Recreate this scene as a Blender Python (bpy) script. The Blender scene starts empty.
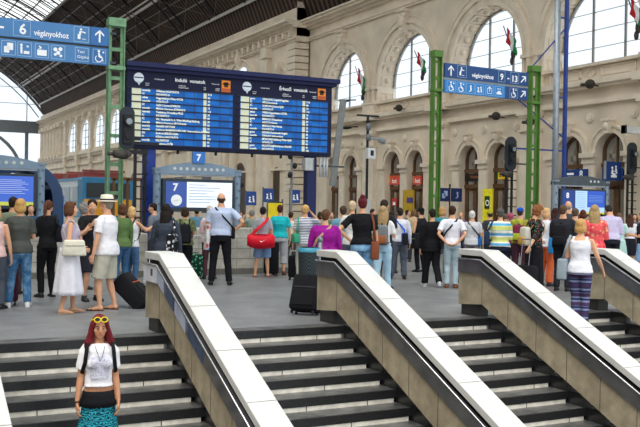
import bpy, bmesh, math, random
from mathutils import Vector as V, Matrix, noise
random.seed(7)
PI=math.pi
sc=bpy.context.scene
COL=sc.collection
# ------------------------------------------------------------ camera
F=905.2; ya=math.radians(27.677); pa=math.radians(.3945); ra=math.radians(.9432)
CP=V((0,0,1.66))
fw=V((math.sin(ya)*math.cos(pa),math.cos(ya)*math.cos(pa),-math.sin(pa)))
rt=V((math.cos(ya),-math.sin(ya),0)); up=rt.cross(fw)
cr=rt*math.cos(ra)+up*math.sin(ra); cu=up*math.cos(ra)-rt*math.sin(ra)
cd=bpy.data.cameras.new('camera'); cam=bpy.data.objects.new('camera',cd); COL.objects.link(cam)
cd.sensor_width=36; cd.lens=F/640*36; cd.clip_end=600
M=Matrix((cr,cu,-fw)).transposed().to_4x4(); M.translation=CP; cam.matrix_world=M
sc.camera=cam
def ray(px,py): return fw+cr*((px-320)/F)-cu*((py-213.5)/F)
def plane(px,py,ax,v):
    d=ray(px,py); return CP+d*((v-CP[ax])/d[ax])
def G(px,py,z=0): return plane(px,py,2,z)
def ppm(P): return F/((V(P)-CP).dot(fw))
# ------------------------------------------------------------ materials
def lin(c):
    if isinstance(c,str):
        c=c.lstrip('#'); c=[int(c[i:i+2],16)/255 for i in (0,2,4)]
    return tuple(x/12.92 if x<=.04045 else ((x+.055)/1.055)**2.4 for x in c)+(1,)
MC={}
def mat(c,rough=.7,metal=0,pat=None,c2='#222222',scale=10,bump=0,bs=40,var=.12,emit=0,spec=.4,vs=6,c3=None):
    key=(c,rough,metal,pat,c2,scale,bump,bs,var,emit,spec,vs,c3)
    if key in MC: return MC[key]
    m=bpy.data.materials.new('mat_%d'%len(MC)); m.use_nodes=True; nt=m.node_tree; N=nt.nodes; L=nt.links
    b=N['Principled BSDF']; b.inputs['Roughness'].default_value=rough; b.inputs['Metallic'].default_value=metal
    b.inputs['Specular IOR Level'].default_value=spec
    tc=N.new('ShaderNodeTexCoord')
    def mix(a,bb,f):
        x=N.new('ShaderNodeMix'); x.data_type='RGBA'
        for i,vv in ((6,a),(7,bb)):
            if isinstance(vv,tuple): x.inputs[i].default_value=vv
            else: L.new(vv,x.inputs[i])
        if isinstance(f,(int,float)): x.inputs[0].default_value=f
        else: L.new(f,x.inputs[0])
        return x.outputs[2]
    def ramp(src,a,bb):
        r=N.new('ShaderNodeMapRange'); r.inputs[1].default_value=a; r.inputs[2].default_value=bb; L.new(src,r.inputs[0]); return r.outputs[0]
    col=lin(c)
    if pat in('hstripe','xstripe','ystripe'):
        w=N.new('ShaderNodeTexWave'); w.bands_direction={'h':'Z','x':'X','y':'Y'}[pat[0]]; w.inputs['Scale'].default_value=scale
        L.new(tc.outputs['Object'],w.inputs['Vector']); col=mix(col,lin(c2),ramp(w.outputs['Fac'],.45,.55))
        if c3:
            w=N.new('ShaderNodeTexWave'); w.bands_direction='Z'; w.inputs['Scale'].default_value=scale*.43
            L.new(tc.outputs['Object'],w.inputs['Vector']); col=mix(col,lin(c3),ramp(w.outputs['Fac'],.6,.7))
    elif pat=='floral':
        w=N.new('ShaderNodeTexVoronoi'); w.inputs['Scale'].default_value=scale; L.new(tc.outputs['Object'],w.inputs['Vector'])
        f=ramp(w.outputs['Distance'],.42,.3)
        cc=lin(c2)
        if c3:
            s=N.new('ShaderNodeSeparateColor'); L.new(w.outputs['Color'],s.inputs[0]); cc=mix(lin(c2),lin(c3),ramp(s.outputs[0],.45,.55))
        col=mix(col,cc,f)
    elif pat=='check':
        w=N.new('ShaderNodeTexChecker'); w.inputs['Scale'].default_value=scale; L.new(tc.outputs['Object'],w.inputs['Vector']); col=mix(col,lin(c2),w.outputs['Fac'])
    elif pat=='swirl':
        w=N.new('ShaderNodeTexWave'); w.wave_type='RINGS'; w.inputs['Scale'].default_value=scale; w.inputs['Distortion'].default_value=9; w.inputs['Detail Scale'].default_value=2.5
        L.new(tc.outputs['Object'],w.inputs['Vector']); col=mix(col,lin(c2),ramp(w.outputs['Fac'],.4,.6))
    elif pat=='planks':
        w=N.new('ShaderNodeTexWave'); w.bands_direction='Y'; w.inputs['Scale'].default_value=scale; w.inputs['Distortion'].default_value=.3
        L.new(tc.outputs['Object'],w.inputs['Vector']); col=mix(col,lin(c2),ramp(w.outputs['Fac'],.35,.8))
    elif pat=='blotch':
        w=N.new('ShaderNodeTexNoise'); w.inputs['Scale'].default_value=scale; w.inputs['Detail'].default_value=6; w.inputs['Roughness'].default_value=.65
        L.new(tc.outputs['Object'],w.inputs['Vector']); col=mix(col,lin(c2),ramp(w.outputs['Fac'],.42,.66))
    if var:
        n=N.new('ShaderNodeTexNoise'); n.inputs['Scale'].default_value=vs; n.inputs['Detail'].default_value=5
        L.new(tc.outputs['Object'],n.inputs['Vector'])
        hs=N.new('ShaderNodeHueSaturation'); r=N.new('ShaderNodeMapRange'); r.inputs[3].default_value=1-var*1.5; r.inputs[4].default_value=1+var*1.5
        r.inputs[1].default_value=.25; r.inputs[2].default_value=.75
        L.new(n.outputs['Fac'],r.inputs[0]); L.new(r.outputs[0],hs.inputs['Value'])
        if isinstance(col,tuple): hs.inputs['Color'].default_value=col
        else: L.new(col,hs.inputs['Color'])
        col=hs.outputs[0]
    if isinstance(col,tuple): b.inputs['Base Color'].default_value=col
    else: L.new(col,b.inputs['Base Color'])
    if emit:
        if isinstance(col,tuple): b.inputs['Emission Color'].default_value=col
        else: L.new(col,b.inputs['Emission Color'])
        b.inputs['Emission Strength'].default_value=emit
    if bump:
        n=N.new('ShaderNodeTexNoise'); n.inputs['Scale'].default_value=bs; n.inputs['Detail'].default_value=3; L.new(tc.outputs['Object'],n.inputs['Vector'])
        bp=N.new('ShaderNodeBump'); bp.inputs['Strength'].default_value=bump; bp.inputs['Distance'].default_value=.02
        L.new(n.outputs['Fac'],bp.inputs['Height']); L.new(bp.outputs[0],b.inputs['Normal'])
    MC[key]=m; return m
def cloth(c,**k):
    k.setdefault('rough',.85); k.setdefault('bump',.5); k.setdefault('bs',14); k.setdefault('var',.07); k.setdefault('spec',.2)
    return mat(c,**k)
def glassmat(tint,trans,rough=.1,haze=0,name='glass'):
    m=bpy.data.materials.new(name); m.use_nodes=True; nt=m.node_tree; N=nt.nodes; L=nt.links; N.remove(N['Principled BSDF'])
    t=N.new('ShaderNodeBsdfTransparent'); t.inputs[0].default_value=lin(tint)
    g=N.new('ShaderNodeBsdfGlossy'); g.inputs['Roughness'].default_value=rough; g.inputs[0].default_value=(.8,.85,.9,1)
    mx=N.new('ShaderNodeMixShader'); mx.inputs[0].default_value=1-trans; L.new(t.outputs[0],mx.inputs[1]); L.new(g.outputs[0],mx.inputs[2])
    o=mx
    if haze:
        tr=N.new('ShaderNodeBsdfTranslucent'); tr.inputs[0].default_value=(.95,.97,1,1)
        o=N.new('ShaderNodeMixShader'); o.inputs[0].default_value=haze; L.new(mx.outputs[0],o.inputs[1]); L.new(tr.outputs[0],o.inputs[2])
    L.new(o.outputs[0],N['Material Output'].inputs[0]); return m
# ------------------------------------------------------------ mesh builder
class MB:
    def __init__(s): s.v=[]; s.f=[]; s.m=[]
    def add(s,v,f,mi=0):
        o=len(s.v); s.v+=[tuple(x) for x in v]; s.f+=[tuple(i+o for i in q) for q in f]; s.m+=[mi]*len(f); return s
    def box(s,x0,x1,y0,y1,z0,z1,mi=0):
        return s.add([(x,y,z) for x in(x0,x1) for y in(y0,y1) for z in(z0,z1)],[(0,1,3,2),(4,6,7,5),(0,4,5,1),(2,3,7,6),(0,2,6,4),(1,5,7,3)],mi)
    def bar(s,p,q,w,d,ref=(0,0,1),mi=0):
        p=V(p);q=V(q);t=(q-p).normalized();r=V(ref)
        if abs(t.dot(r))>.98:r=V((1,0,0))
        a=t.cross(r).normalized();b=a.cross(t)
        vs=[c+a*(i*w/2)+b*(j*d/2) for c in(p,q) for i,j in((-1,-1),(1,-1),(1,1),(-1,1))]
        return s.add(vs,[(0,1,2,3),(7,6,5,4),(0,4,5,1),(1,5,6,2),(2,6,7,3),(3,7,4,0)],mi)
    def loft(s,pts,rx,ry=None,n=12,xd=(1,0,0),mi=0,cap=True,open_end=False):
        pts=[V(p) for p in pts];k=len(pts)
        if not hasattr(rx,'__len__'):rx=[rx]*k
        if ry is None:ry=rx
        if not hasattr(ry,'__len__'):ry=[ry]*k
        vs=[];fs=[];x=V(xd)
        for i,p in enumerate(pts):
            t=(pts[min(i+1,k-1)]-pts[max(i-1,0)])
            t=t.normalized() if t.length>1e-9 else V((0,0,1))
            xx=x-t*x.dot(t)
            if xx.length<.15: xx=t.orthogonal()
            xx.normalize(); y=t.cross(xx); x=xx
            for j in range(n):
                a=2*PI*j/n; vs.append(p+xx*(rx[i]*math.cos(a))+y*(ry[i]*math.sin(a)))
        for i in range(k-1):
            for j in range(n):
                j2=(j+1)%n; fs.append((i*n+j,i*n+j2,(i+1)*n+j2,(i+1)*n+j))
        if cap:
            fs.append(tuple(range(n-1,-1,-1)))
            if not open_end: fs.append(tuple((k-1)*n+j for j in range(n)))
        return s.add(vs,fs,mi)
    def cyl(s,p,q,r,n=12,r2=None,mi=0): return s.loft([p,q],[r,r if r2 is None else r2],n=n,mi=mi)
    def ell(s,c,r,n=12,k=8,mi=0,rot=None):
        c=V(c);vs=[(0,0,-1)];fs=[]
        for i in range(1,k):
            a=PI*i/k
            for j in range(n):
                b=2*PI*j/n; vs.append((math.sin(a)*math.cos(b),math.sin(a)*math.sin(b),-math.cos(a)))
        vs.append((0,0,1))
        for j in range(n): fs.append((0,1+(j+1)%n,1+j))
        for i in range(k-2):
            for j in range(n):
                a=1+i*n+j;b=1+i*n+(j+1)%n;fs.append((a,b,b+n,a+n))
        l=len(vs)-1
        for j in range(n): fs.append((l,l-n+j,l-n+(j+1)%n))
        out=[]
        for v in vs:
            w=V((v[0]*r[0],v[1]*r[1],v[2]*r[2]))
            if rot is not None: w=rot@w
            out.append(c+w)
        return s.add(out,fs,mi)
    def prism(s,poly,ax,a,b,mi=0):
        # poly in the two other axes (in order)
        def mk(u,w,t): return {0:(t,u,w),1:(u,t,w),2:(u,w,t)}[ax]
        n=len(poly);vs=[mk(u,w,a) for u,w in poly]+[mk(u,w,b) for u,w in poly]
        fs=[tuple(range(n)),tuple(range(2*n-1,n-1,-1))]+[(i,(i+1)%n,n+(i+1)%n,n+i) for i in range(n)]
        return s.add(vs,fs,mi)
    def xf(s,Mx):
        s.v=[tuple(Mx@V(v)) for v in s.v]; return s
    def build(s,name,mats,parent=None,smooth=False,bevel=0,loc=None,kind=None,seg=2):
        me=bpy.data.meshes.new(name); me.from_pydata(s.v,[],s.f)
        if not isinstance(mats,(list,tuple)):mats=[mats]
        for m in mats: me.materials.append(m)
        for p,mi in zip(me.polygons,s.m): p.material_index=mi
        bm=bmesh.new();bm.from_mesh(me)
        bmesh.ops.recalc_face_normals(bm,faces=bm.faces)
        if bevel:
            es=[e for e in bm.edges if len(e.link_faces)==2 and e.calc_face_angle(0)>.5]
            bmesh.ops.bevel(bm,geom=es,offset=bevel,segments=seg,affect='EDGES',profile=.5,clamp_overlap=True)
        bm.to_mesh(me);bm.free()
        if smooth:
            for p in me.polygons:p.use_smooth=True
        o=bpy.data.objects.new(name,me);COL.objects.link(o)
        if parent:o.parent=parent
        if loc:o.location=loc
        if kind:o['kind']=kind
        return o
def tag(o,label,cat,group=None):
    o['label']=label;o['category']=cat
    if group:o['group']=group
    return o
def thing(name,label,cat,loc=(0,0,0),rz=0,group=None):
    o=bpy.data.objects.new(name,None);COL.objects.link(o);o.location=loc;o.rotation_euler=(0,0,rz);o.empty_display_size=.2
    return tag(o,label,cat,group)
def text(s,size,m,parent,loc,name='lettering',align='LEFT',ext=.002,bold=0,rx=PI/2,rz=0,sx=1,lines=1,label=None):
    cu_=bpy.data.curves.new('t','FONT');cu_.body=s;cu_.size=size;cu_.extrude=ext;cu_.align_x=align;cu_.offset=bold;cu_.resolution_u=2;cu_.space_line=lines
    t=bpy.data.objects.new('t',cu_);COL.objects.link(t)
    dg=bpy.context.evaluated_depsgraph_get();me=bpy.data.meshes.new_from_object(t.evaluated_get(dg))
    bpy.data.objects.remove(t)
    me.transform(Matrix.Translation(loc)@Matrix.Rotation(rz,4,'Z')@Matrix.Rotation(rx,4,'X')@Matrix.Diagonal((sx,1,1,1)))
    me.materials.clear();me.materials.append(m)
    o=bpy.data.objects.new(name,me);COL.objects.link(o)
    if parent:o.parent=parent
    if label:o['label']=label
    return o
# ------------------------------------------------------------ world, view
w=bpy.data.worlds.new('world');sc.world=w;w.use_nodes=True
bg=w.node_tree.nodes['Background'];bg.inputs[0].default_value=(.93,.97,1,1);bg.inputs[1].default_value=1.5
sc.view_settings.view_transform='Standard';sc.view_settings.look='None';sc.view_settings.exposure=-.04;sc.view_settings.gamma=1
sc.view_settings.use_curve_mapping=False
sl=bpy.data.lights.new('sun','SUN');sl.energy=3.0;sl.angle=math.radians(45);sl.color=(1,.93,.84)
so=bpy.data.objects.new('sun',sl);COL.objects.link(so);so.rotation_euler=(math.radians(26),0,math.radians(-50))
# ============================================================ SETTING
XW=28.
M_wall=mat('#e4d5c0',.8,bump=.25,bs=3,var=.10,vs=.7)
M_wall2=mat('#a8977c',.8,bump=.25,bs=5,var=.12,vs=1.2)
M_trim=mat('#e8dac6',.75,bump=.2,bs=5,var=.08,vs=1.5)
M_wood=mat('#6b4c33',.55,var=.2,vs=4)
M_dglass=glassmat('#53585a',.35,.08,name='dark_glass')
M_wglass=glassmat('#f7fbff',.9,.2,haze=.12,name='window_glass')
M_bar=mat('#86837c',.6)
# floor
mb=MB(); mb.box(-14,30,11.05,150,-.25,0)
mb.build('floor',mat('#747678',.42,pat='blotch',c2='#888a8c',scale=1.3,var=.10,vs=22,bump=.05,bs=60),kind='structure')
mb=MB(); mb.box(-14,30,-12,11.05-14*.3466,-2.5,-2.212)
mb.build('floor',mat('#6f6f6b',.5,var=.1),kind='structure')
# stairs
T,R,Y0=.3466,.158,11.05
PX=[1.0,3.55,6.12,8.66,11.2,13.75]
M_gran=mat('#1b1c1e',.28,pat='blotch',c2='#2c2d30',scale=45,var=.25,vs=60,spec=.55)
M_tread=mat('#464748',.36,pat='blotch',c2='#6c6c69',scale=4,var=.22,vs=30)
M_riser=mat('#e6e1d4',.7,var=.16,vs=8)
M_joint=mat('#55524b',.9)
for i in range(-1,5):
    xl=(PX[i]+.02) if i>=0 else -1.55; xr=(PX[i+1]+.14)
    mb=MB()
    for k in range(0,14):
        y=Y0-k*T; z=-k*R
        d=.0 if k else .0
        # tread slab: black front edge, greyer worn top
        mb.box(xl+.25 if i>=0 else xl,xr,y-.012,y+.03,z-.100,z,1)
        mb.box(xl+.25 if i>=0 else xl,xr,y+.03,y+T+.02 if k else y+.34,z-.100,z+(.0 if k else .002),0)
        mb.box(xl+.25 if i>=0 else xl,xr-.10,y-.004,y+.05,z-R,z-.100,2)
        for j in range(3):
            xj=xl+.4+(j+.5*(k%2))*.85+.1*(i%3)
            if xj<xr-.2: mb.box(xj,xj+.012,y-.006,y+.02,z-R,z-.100,3)
    for k in range(0,13):   # black stepped curb at the right end of the flight
        y=Y0-k*T; z=-k*R
        mb.box(xr-.06,xr+.02,y-T,y+.0,z-R-.3,z+.015,1)
    mb.box(xl,xr,Y0-14*T,Y0,-2.5,-2.2,1)
    mb.build('trim_%d'%(20+i),[M_tread,M_gran,M_riser,M_joint],kind='structure')
# solid core below all flights
mb=MB(); mb.prism([(Y0+.3,-.12),(Y0+.3,-2.6),(Y0-14*T,-2.6),(Y0-14*T,-2.5),(Y0-.1,-.42)],0,-1.5,16.2)
mb.build('trim_40',M_gran,kind='structure')
# parapets
M_cap=mat('#cbccca',.6,var=.08,vs=3,bump=.1,bs=20)
M_capside=mat('#a9a69c',.75,var=.15,vs=6)
M_lime=mat('#9b907a',.75,pat='blotch',c2='#b3a88f',scale=2.2,var=.14,vs=5,bump=.2,bs=12)
M_steel=mat('#85868a',.3,metal=.85,var=.2,vs=3)
M_hand=mat('#b9bbbf',.25,metal=.9)
SL=R/T
labs=['white-topped stair parapet at the bottom left corner of the view','stone stair parapet with advertising posters on its end, right of the red-haired girl','stone stair parapet behind which the litter bin and a black suitcase stand','stone stair parapet ending beside the man with hands clasped behind his back','stone stair parapet farthest right, leaned on by the woman in a white tank top','stone stair parapet just outside the right edge']
for i,x in enumerate(PX):
    if i==5: continue
    ky=11.12; ry=11.72; ey=Y0-13.5*T
    t=thing('stair_parapet',labs[i],'parapet',(x,ry,0))
    def prof(top,bot,r0=0,w0=0,w1=.31):
        z0=top;z1=bot
        pts=[(r0,z0),(ky-ry,z0),(ey-ry,z0-(ky-ey)*SL),(ey-ry,z1-(ky-ey)*SL),(ky-ry,z1),(r0,z1)]
        return pts
    mb=MB().prism(prof(1.04,.945),0,-.02,.31)
    y=-.15
    o=mb.build('coping',[M_cap],t,bevel=.006,seg=1)
    # thin joints on the coping
    mj=MB()
    for k in range(1,9):
        yy=ky-ry-k*.85+.5
        if yy>ey-ry:
            dz=-max(0,(ky-ry-yy))*SL
            mj.bar((-.021,yy,1.0415+dz if yy<ky-ry else 1.0415),(.311,yy,1.0415+dz if yy<ky-ry else 1.0415),.008,.002)
    mj.build('joint',M_joint,t)
    MB().prism(prof(.945,.22),0,.05,.25).build('core',mat('#26241f',.8),t)
    pb=[(0,.72),(ky-ry,.72),(ey-ry,.72-(ky-ey)*SL),(ey-ry,.21-(ky-ey)*SL),(ky-ry,.21),(0,.16)]
    MB().prism(pb,0,0,.30).build('stone_panel',M_lime,t)
    mj=MB()
    for k in range(0,12):
        yy=ky-ry-k*.62
        if yy>ey-ry+.3:
            dz=-(ky-ry-yy)*SL
            mj.box(-.003,.0,yy-.004,yy+.004,.215+dz,.66+dz)
    mj.build('panel_joint',M_joint,t)
    MB().prism(prof(.885,.675,r0=-.02),0,-.035,.01).build('steel_band',M_steel,t)
    hp=[(-.045,-.03,.89),(-.045,ky-ry,.89),(-.045,ey-ry,.89-(ky-ey)*SL)]
    MB().loft(hp,.014,n=8).build('handrail',M_hand,t,smooth=True)
    MB().box(.04,.26,-.43,-.03,0,.2).build('pedestal',mat('#2c2b2a',.5),t)
    if i==1:
        mp=MB()
        mp.prism([(-.03,.66),(ky-ry,.66),(ky-ry,.90),(-.03,.90)],0,-.042,-.036,0)
        for j,(a,b) in enumerate(((0,.28),(.36,.66),(.72,1.1),(1.2,1.7))):
            y0=ky-ry-a;y1=ky-ry-b
            mp.prism([(y0,.68-a*SL),(y1,.68-b*SL),(y1,.88-b*SL),(y0,.88-a*SL)],0,-.042,-.036,1+j%2)
        mp.box(-.044,-.042,-.42,-.34,.74,.83,3)
        mp.build('poster',[mat('#c9cdd6',.5),mat('#a9b4cc',.5),mat('#42506e',.5),mat('#3d3d48',.5)],t)
# ------------------------------------------------------------ right wall
BAY=7.22; BC=[50.45-BAY*i for i in range(-1,5)]
BC=[50.45,43.23,36.01,28.79,21.57]
def arch_plate(mb,y0,y1,z0,z1,holes,x,mi=0,n=16):
    # flat wall x=const between y0..y1,z0..z1 with arch holes (yc,r,zbase,zspring)
    holes=sorted(holes); cur=y0
    for yc,r,zb,zs in holes:
        mb.add([(x,cur,z0),(x,yc-r,z0),(x,yc-r,z1),(x,cur,z1)],[(0,1,2,3)],mi)
        if zb>z0: mb.add([(x,yc-r,z0),(x,yc+r,z0),(x,yc+r,zb),(x,yc-r,zb)],[(0,1,2,3)],mi)
        pr=[(yc-r*math.cos(PI*k/n),zs+r*math.sin(PI*k/n)) for k in range(n+1)]
        for (a,za),(b,zb2) in zip(pr,pr[1:]): mb.add([(x,a,za),(x,b,zb2),(x,b,z1),(x,a,z1)],[(0,1,2,3)],mi)
        cur=yc+r
    mb.add([(x,cur,z0),(x,y1,z0),(x,y1,z1),(x,cur,z1)],[(0,1,2,3)],mi)
def reveal(mb,yc,r,zb,zs,x0,x1,mi=0,n=16):
    pr=[(yc-r,zb)]+[(yc-r*math.cos(PI*k/n),zs+r*math.sin(PI*k/n)) for k in range(n+1)]+[(yc+r,zb)]
    for (a,za),(b,zb2) in zip(pr,pr[1:]): mb.add([(x0,a,za),(x0,b,zb2),(x1,b,zb2),(x1,a,za)],[(0,1,2,3)],mi)
    mb.add([(x0,yc-r,zb),(x0,yc+r,zb),(x1,yc+r,zb),(x1,yc-r,zb)],[(0,1,2,3)],mi)
def band(mb,yc,zc,r0,r1,x0,x1,mi=0,n=24,a0=0,a1=PI):
    for k in range(n):
        a=a0+(a1-a0)*k/n;b=a0+(a1-a0)*(k+1)/n
        p=[(x,yc+r*math.cos(t),zc+r*math.sin(t)) for x in(x0,x1) for t in(a,b) for r in(r0,r1)]
        mb.add(p,[(0,1,3,2),(4,6,7,5),(0,2,6,4),(1,5,7,3),(0,4,5,1),(2,3,7,6)],mi)
YA,YB=18.,55.3
mb=MB()
low=[(c+s*1.17,.80,0,4.15) for c in BC for s in(-1,1)]
big=[(c,2.85,7.92,8.9) for c in BC]
arch_plate(mb,YA,YB,0,7.2,low,XW)
arch_plate(mb,YA,YB,7.2,15.6,[(c,r,zb,zs) for c,r,zb,zs in big],XW)
for h in low: reveal(mb,*h,XW,XW+.55)
for h in big: reveal(mb,*h,XW,XW+1.1,1)
# outer back face
mb.box(XW+1.1,XW+1.2,YA,YB,0,7.9); mb.box(XW+1.1,XW+1.2,YA,YB,12.4,15.6)
for a,b in zip([YB]+[c-2.85 for c in BC],[c+2.85 for c in BC]+[YA]): mb.box(XW+1.1,XW+1.2,min(a,b),max(a,b),7.9,12.4)
# step to the left section
mb.box(XW-1,XW+1.2,YB,YB+.02,0,15.6)
mb.build('wall_right',[M_wall,M_trim],kind='structure')
# mouldings
mb=MB()
def course(mb,z0,z1,d,ya=YA,yb=YB,x=XW,mi=0): mb.box(x-d,x+.05,ya,yb,z0,z1,mi)
for z0,z1,d in ((7.2,7.28,.3),(7.0,7.2,.42),(6.88,7.0,.3),(6.3,6.42,.14),(6.2,6.3,.2),(7.82,7.95,.2),(0,.9,.12),(13.0,13.12,.16),(13.12,13.22,.24),(13.75,13.9,.2),(13.9,14.05,.45),(14.05,14.2,.7),(14.2,14.3,.85)): course(mb,z0,z1,d)
for c in BC:
    # sill panel with diamond and rectangles
    for a in (-2.2,-.75,.75,2.2):
        pass
    for a,b in ((-2.5,-.6),(.6,2.5)):
        for z in(7.36,7.72): mb.box(XW-.06,XW,c+a,c+b,z,z+.04)
        for y in(a,b-.04): mb.box(XW-.06,XW,c+y,c+y+.04,7.36,7.76)
    mb.bar((XW-.04,c-.3,7.55),(XW-.04,c,7.75),.05,.05);mb.bar((XW-.04,c,7.75),(XW-.04,c+.3,7.55),.05,.05)
    mb.bar((XW-.04,c-.3,7.55),(XW-.04,c,7.35),.05,.05);mb.bar((XW-.04,c,7.35),(XW-.04,c+.3,7.55),.05,.05)
    # big archivolt
    band(mb,c,8.9,2.85,3.0,XW-.10,XW); band(mb,c,8.9,3.0,3.22,XW-.05,XW); band(mb,c,8.9,3.22,3.43,XW-.16,XW)
    for s in(-1,1):
        mb.box(XW-.10,XW,c+s*2.925-.075,c+s*2.925+.075,7.95,8.9); mb.box(XW-.16,XW,c+s*3.325-.105,c+s*3.325+.105,7.95,8.9)
        mb.box(XW-.2,XW,min(c+s*2.83,c+s*3.5),max(c+s*2.83,c+s*3.5),8.75,8.92)
    # spandrel outline and keystone
    band(mb,c,8.9,3.62,3.66,XW-.04,XW,a0=.5,a1=PI-.5)
    mb.prism([(c-.18,11.65),(c+.18,11.65),(c+.3,12.75),(c-.3,12.75)],0,XW-.38,XW)
    mb.ell((XW-.4,c,12.2),(.16,.2,.3)); mb.box(XW-.5,XW,c-.38,c+.38,12.75,12.9)
    mb.ell((XW-.34,c-.28,12.55),(.12,.12,.12));mb.ell((XW-.34,c+.28,12.55),(.12,.12,.12))
    # coffers in the soffit
    K=13
    for k in range(K):
        a=PI*(k+.5)/K
        for (o1,o2) in ((.08,.16),(.94,1.02)): 
            pass
        cy=c+2.83*math.cos(a);cz=8.9+2.83*math.sin(a);t=V((0,-math.sin(a),math.cos(a)));nn=V((0,-math.cos(a),-math.sin(a)))
        ctr=V((XW+.55,cy,cz))
        for e in(-1,1):
            mb.bar(ctr+V((e*.40,0,0))-t*.26+nn*.02,ctr+V((e*.40,0,0))+t*.26+nn*.02,.07,.07,ref=nn,mi=0)
            mb.bar(ctr+t*(e*.24)+V((-.40,0,0))+nn*.02,ctr+t*(e*.24)+V((.40,0,0))+nn*.02,.07,.07,ref=nn,mi=0)
        mb.ell(ctr+nn*.02,(.16,.16,.16),8,6)
    for s in(-1,1):
        for z in(8.3,):
            y=c+s*2.83
            for e in(-1,1):
                mb.box(XW+.15,XW+.95,y-.04,y+.04,z+e*.22-.03,z+e*.22+.03); mb.box(XW+.55+e*.4-.03,XW+.55+e*.4+.03,y-.04,y+.04,z-.22,z+.22)
            mb.ell((XW+.55,y,z),(.15,.08,.15),8,6)
    # lower pair of arches
    for s in(-1,1):
        yc=c+s*1.17
        band(mb,yc,4.15,.80,.92,XW-.09,XW,n=16);band(mb,yc,4.15,.92,1.05,XW-.05,XW,n=16);band(mb,yc,4.15,1.05,1.14,XW-.13,XW,n=16)
        mb.prism([(yc-.12,4.9),(yc+.12,4.9),(yc+.19,5.42),(yc-.19,5.42)],0,XW-.3,XW);mb.box(XW-.36,XW,yc-.25,yc+.25,5.42,5.52)
        mb.ell((XW-.3,yc,5.2),(.1,.12,.16),8,6)
    for y,wd in((c,.37),(c-2.28,.31),(c+2.28,.31)):
        mb.box(XW-.06,XW,y-wd+.05,y+wd-.05,.9,3.7); mb.box(XW-.12,XW,y-wd,y+wd,3.7,3.78);mb.box(XW-.10,XW,y-wd,y+wd,3.78,3.95);mb.box(XW-.22,XW,y-wd-.06,y+wd+.06,3.95,4.15)
    # medallions
    for y in(c,c-2.45,c+2.45):
        mb.cyl((XW,y,5.65),(XW-.07,y,5.65),.2,16);mb.cyl((XW,y,5.65),(XW-.11,y,5.65),.12,12)
for y in [YB-.35]+[(a+b)/2 for a,b in zip(BC,BC[1:])]:
    w_=.62
    mb.box(XW-.25,XW,y-w_,y+w_,.0,6.2); mb.box(XW-.33,XW,y-w_-.08,y+w_+.08,0,1.1)
    mb.box(XW-.36,XW,y-w_-.08,y+w_+.08,5.3,5.42);mb.box(XW-.34,XW,y-w_-.06,y+w_+.06,5.95,6.05);mb.box(XW-.42,XW,y-w_-.12,y+w_+.12,6.05,6.3)
    mb.box(XW-.6,XW,y-w_-.2,y+w_+.2,6.88,7.25);mb.box(XW-.3,XW,y-w_-.05,y+w_+.05,7.25,7.9);mb.box(XW-.35,XW,y-w_-.1,y+w_+.1,7.85,8.0)
mb.build('trim_1',M_trim,kind='structure')
# windows in the right wall
def big_window(n,c,x,r=2.83,zb=7.95,zs=8.9):
    mg=MB();pts=[(c+r*math.cos(PI*k/20),zs+r*math.sin(PI*k/20)) for k in range(21)]+[(c-r,zb),(c+r,zb)]
    mg.prism(pts,0,x,x+.02)
    o=mg.build('window_%d'%n,M_wglass,kind='structure')
    mf=MB();band(mf,c,zs,r-.12,r+.02,x-.08,x+.08)
    for y in(-.93,.93): mf.box(x-.05,x+.05,c+y-.035,c+y+.035,zb,zs+math.sqrt(r*r-y*y))
    z=zb+.1
    while z<zs+r-.3:
        hw=r if z<zs else math.sqrt(r*r-(z-zs)**2)
        mf.box(x-.02,x+.02,c-hw,c+hw,z-.012,z+.012);z+=.78
    mf.build('window_frame',M_bar,o)
for i,c in enumerate(BC): big_window(i+1,c,XW+1.0)
# doors in the small arches
dn=0
for c in BC:
    for s in(1,-1):
        dn+=1; yc=c+s*1.17;x=XW+.42
        mf=MB();band(mf,yc,4.15,.68,.82,x-.06,x+.06,n=16)
        for y in(-.74,.74):mf.box(x-.06,x+.06,yc+y-.07,yc+y+.07,0,4.15)
        mf.box(x-.12,x+.08,yc-.8,yc+.8,3.55,3.72);mf.box(x-.12,x+.08,yc-.8,yc+.8,2.75,2.95);mf.box(x-.04,x+.04,yc-.035,yc+.035,0,4.9)
        for y in(-.36,.36): 
            for e in(-.27,.27): mf.box(x-.05,x+.05,yc+y+e-.05,yc+y+e+.05,0,2.75)
            mf.box(x-.05,x+.05,yc+y-.3,yc+y+.3,0,.5);mf.box(x-.05,x+.05,yc+y-.3,yc+y+.3,2.6,2.75)
        o=mf.build('door_%d'%dn,M_wood,kind='structure')
        MB().prism([(yc+.72*math.cos(PI*k/14),4.15+.72*math.sin(PI*k/14)) for k in range(15)]+[(yc-.72,.4),(yc+.72,.4)],0,x+.0,x+.02).build('door_glass',M_dglass,o)
mb=MB(); mb.box(XW+.9,XW+1.05,YA,YB,0,6.6); mb.build('wall_back',mat('#4a4038',.9),kind='structure')
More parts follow.
